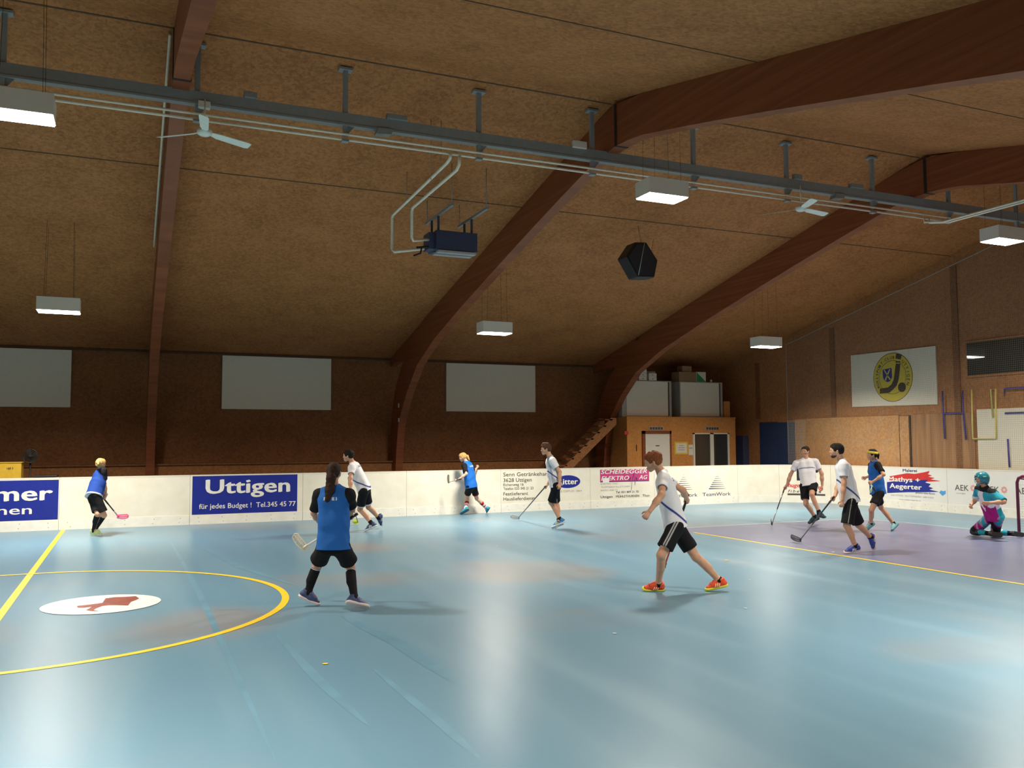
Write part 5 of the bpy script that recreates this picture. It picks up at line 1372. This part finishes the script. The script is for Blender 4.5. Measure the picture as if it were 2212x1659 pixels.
build_person('standing_man', 'slim dark-haired man in a grey and white shirt standing before the drinks-dealer lettering', dict(
    hair='hair_mid', hair_style='tuft', top=('shirt', [(lambda a, b, c: (np.abs(a) < .17) & (c < .085), (.42, .44, .50)), side_line]),
    shorts=.92, leg_w=.086, shorts_paint=[(lambda t, s, f: (s > .075) & (np.abs(f) < .008), (.4, .4, .42))], sock_top=.84, shoe=SH['blueyellow'], stand='LR', curlL=(45, 55, 35),
    stick=dict(hand='R', label='long stick reaching down left from the standing man in grey and white', shaft=('shaft', 'shaft_grey'), blade='blade_silver')))
build_person('redhead_man', 'red-haired man in a white shirt striding left, orange shoes, in the middle of the floor', dict(
    h=.0068, hair='hair_red', hair_style='wild', top=('shirt', [side_line, back_print]), shorts=.74, leg_w=.100,
    shorts_paint=[(lambda t, s, f: (s > .05) * np.maximum(band(f + .014, .007, .008), band(f - .014, .007, .008)), (.5, .5, .52))],
    sock_top=.93, shoe=SH['orange'], stand='LR', curlL=(60, 70, 45),
    stick=dict(hand='R', label='red stick trailing behind the legs of the red-haired man', shaft=('shaft_white', 'shaft_red'), blade='blade_black')))
build_person('running_man', 'brown-haired man in white running toward the camera before the black and red advert', dict(bulk=.030,
    hair='hair_brown', hair_style='short', top=('shirt', [(lambda a, b, c: band(b - .62, .019, .02) * ((c > .0) & (np.abs(a) < .17)), (.14, .20, .34))]),
    shorts=.74, shorts_paint=[(lambda t, s, f: (s > .045) * band(f, .022, .01), W_)], sock_top=.84, shoe=SH['teal_dark'], stand='R', curlL=(30, 40, 25),
    stick=dict(hand='R', label='dark stick pointing down left from the man running toward the camera', shaft=('shaft', 'shaft_grey'), blade='blade_black')))
build_person('bearded_man', 'bearded dark-haired man in white walking left at the goal area line', dict(
    h=.0072, bulk=.040, hair='hair_dark', hair_style='short', beard=True, top=('shirt', [side_line, back_print]), shorts=.92, leg_w=.100,
    shorts_paint=[(lambda t, s, f: (s > .075) & (np.abs(f) < .005), (.35, .33, .28))], sock_top=.90, shoe=SH['royal'], stand='L', curlL=(40, 50, 30),
    stick=dict(hand='R', label='long black stick with a perforated blade held by the bearded man', shaft=('shaft', 'shaft_grey'), blade='blade_black')))
build_person('headband_woman', 'dark-haired woman in a blue bib with a yellow-green headband, near the goal', dict(
    fem=True, hair='hair_dark', hair_style='bun', headband=True, top=('bib', BLUE, []), sleeve=.74, shorts=.66, leg_w=.100,
    sock_top=.92, shoe=SH['teal'], stand='L', curlR=(50, 60, 40),
    stick=dict(hand='L', label='stick held upright against the body of the headband woman', shaft=('shaft_grey', 'shaft_grey'), blade='blade_glass', over=.02)))

def keeper_gear(root, g, H, J, tf, L, h):
    P, Nk, S, U, F_, TL = tf
    Hd, HF, HS, HU = head_frame(J); k = H / 1.75
    f = Field(h * .9, .015)
    f.cap(L(-.022, 0, .022), L(.020, 0, .022), .122 * k, .116 * k, sq=[(HS, .90), (HU, 1.04)]).cap(L(-.03, 0, -.03), L(0, 0, -.05), .098 * k, .085 * k).cap(L(.03, 0, -.06), L(.06, 0, -.095), .075 * k, .050 * k)
    f.sub(L(.20, 0, -.022), L(.06, 0, -.022), .088 * k, .070 * k, sq=[(HS, 1.1)]).sub(L(-.01, 0, -.02), L(.01, 0, -.12), .088 * k, .072 * k)
    f.cut(L(0, 0, -.118), -HU)
    hel = skin_obj('helmet', f, M['helmet'], root, smooth=1)
    mb = MB()
    for i in range(5):
        y = (-2 + i) * .030
        mb.tube([L(.10 - abs(y) * .5, y, .060), L(.142 - abs(y) * .6, y * 1.1, .0), L(.130 - abs(y) * .6, y, -.07), L(.095 - abs(y) * .4, y * .8, -.10)], .0028, 5)
    for z in (.03, -.01, -.05): mb.tube([L(.06, .085, z), L(.125, .05, z), L(.142, 0, z), L(.125, -.05, z), L(.06, -.085, z)], .0028, 5)
    mb.build('face_cage', M['silver'], hel)
    for s in 'LR':
        kn, an = g['kn' + s], g['an' + s]; sd = nrm(an - kn)
        f = Field(h, .02); f.cap(kn - sd * .02, kn + sd * .10, .078 * k, .070 * k)
        f.cut(V(0, 0, .004), (0, 0, -1))
        skin_obj('knee_pad', f, M['white'] if s == 'L' else M['black'], root, noise=.004, nfreq=30)
CY = (.03, .34, .46); MG = (.36, .015, .20); BK = (.012, .012, .016)
j_ = POSE['goalkeeper'][2]
for s_ in 'LR':
    for n_ in ('kn', 'an', 'toe'):
        v_ = list(j_[n_ + s_]); v_[2] = {'kn': .085, 'an': .075, 'toe': .05}[n_]; j_[n_ + s_] = tuple(v_)
build_person('goalkeeper', 'goalkeeper kneeling in front of the goal, teal helmet, cyan and magenta kit', dict(
    hair='hair_dark', hair_style='short', sleeve=.95, stand='', shorts=1.0, leg_w=.088, sock_top=.0, curlL=(30, 35, 20), curlR=(35, 40, 25),
    top=('jersey', [(lambda a, b, c: (b > .66) & (np.abs(a) > .07), CY), (lambda a, b, c: (b < .30) & (a > .02) & (c < .06), CY), (lambda a, b, c: (b < .36 + .10 * np.sin(a * 40 + c * 30)) & (c > .02), MG),
                    (lambda a, b, c: (a - .06) ** 2 + ((b - .52) * .5) ** 2 < .0035, MG), (lambda a, b, c: (b > .97), BK), (lambda a, b, c: (b < .68) & (a > .235), MG)]),
    shorts_paint=[(lambda t, s, f: t > -9, MG), (lambda t, s, f: (t < .55) & (s > .0), CY), (lambda t, s, f: np.sin(t * 14 + s * 50) * np.sin(f * 60) > .45, (.45, .25, .35)), (lambda t, s, f: (t > .80) | (s < -.03), BK)],
    sock_col=CY, sock=[(-.2, .22, W_), (.72, 1.2, BK)], shoe=SH['black'], extra=keeper_gear))
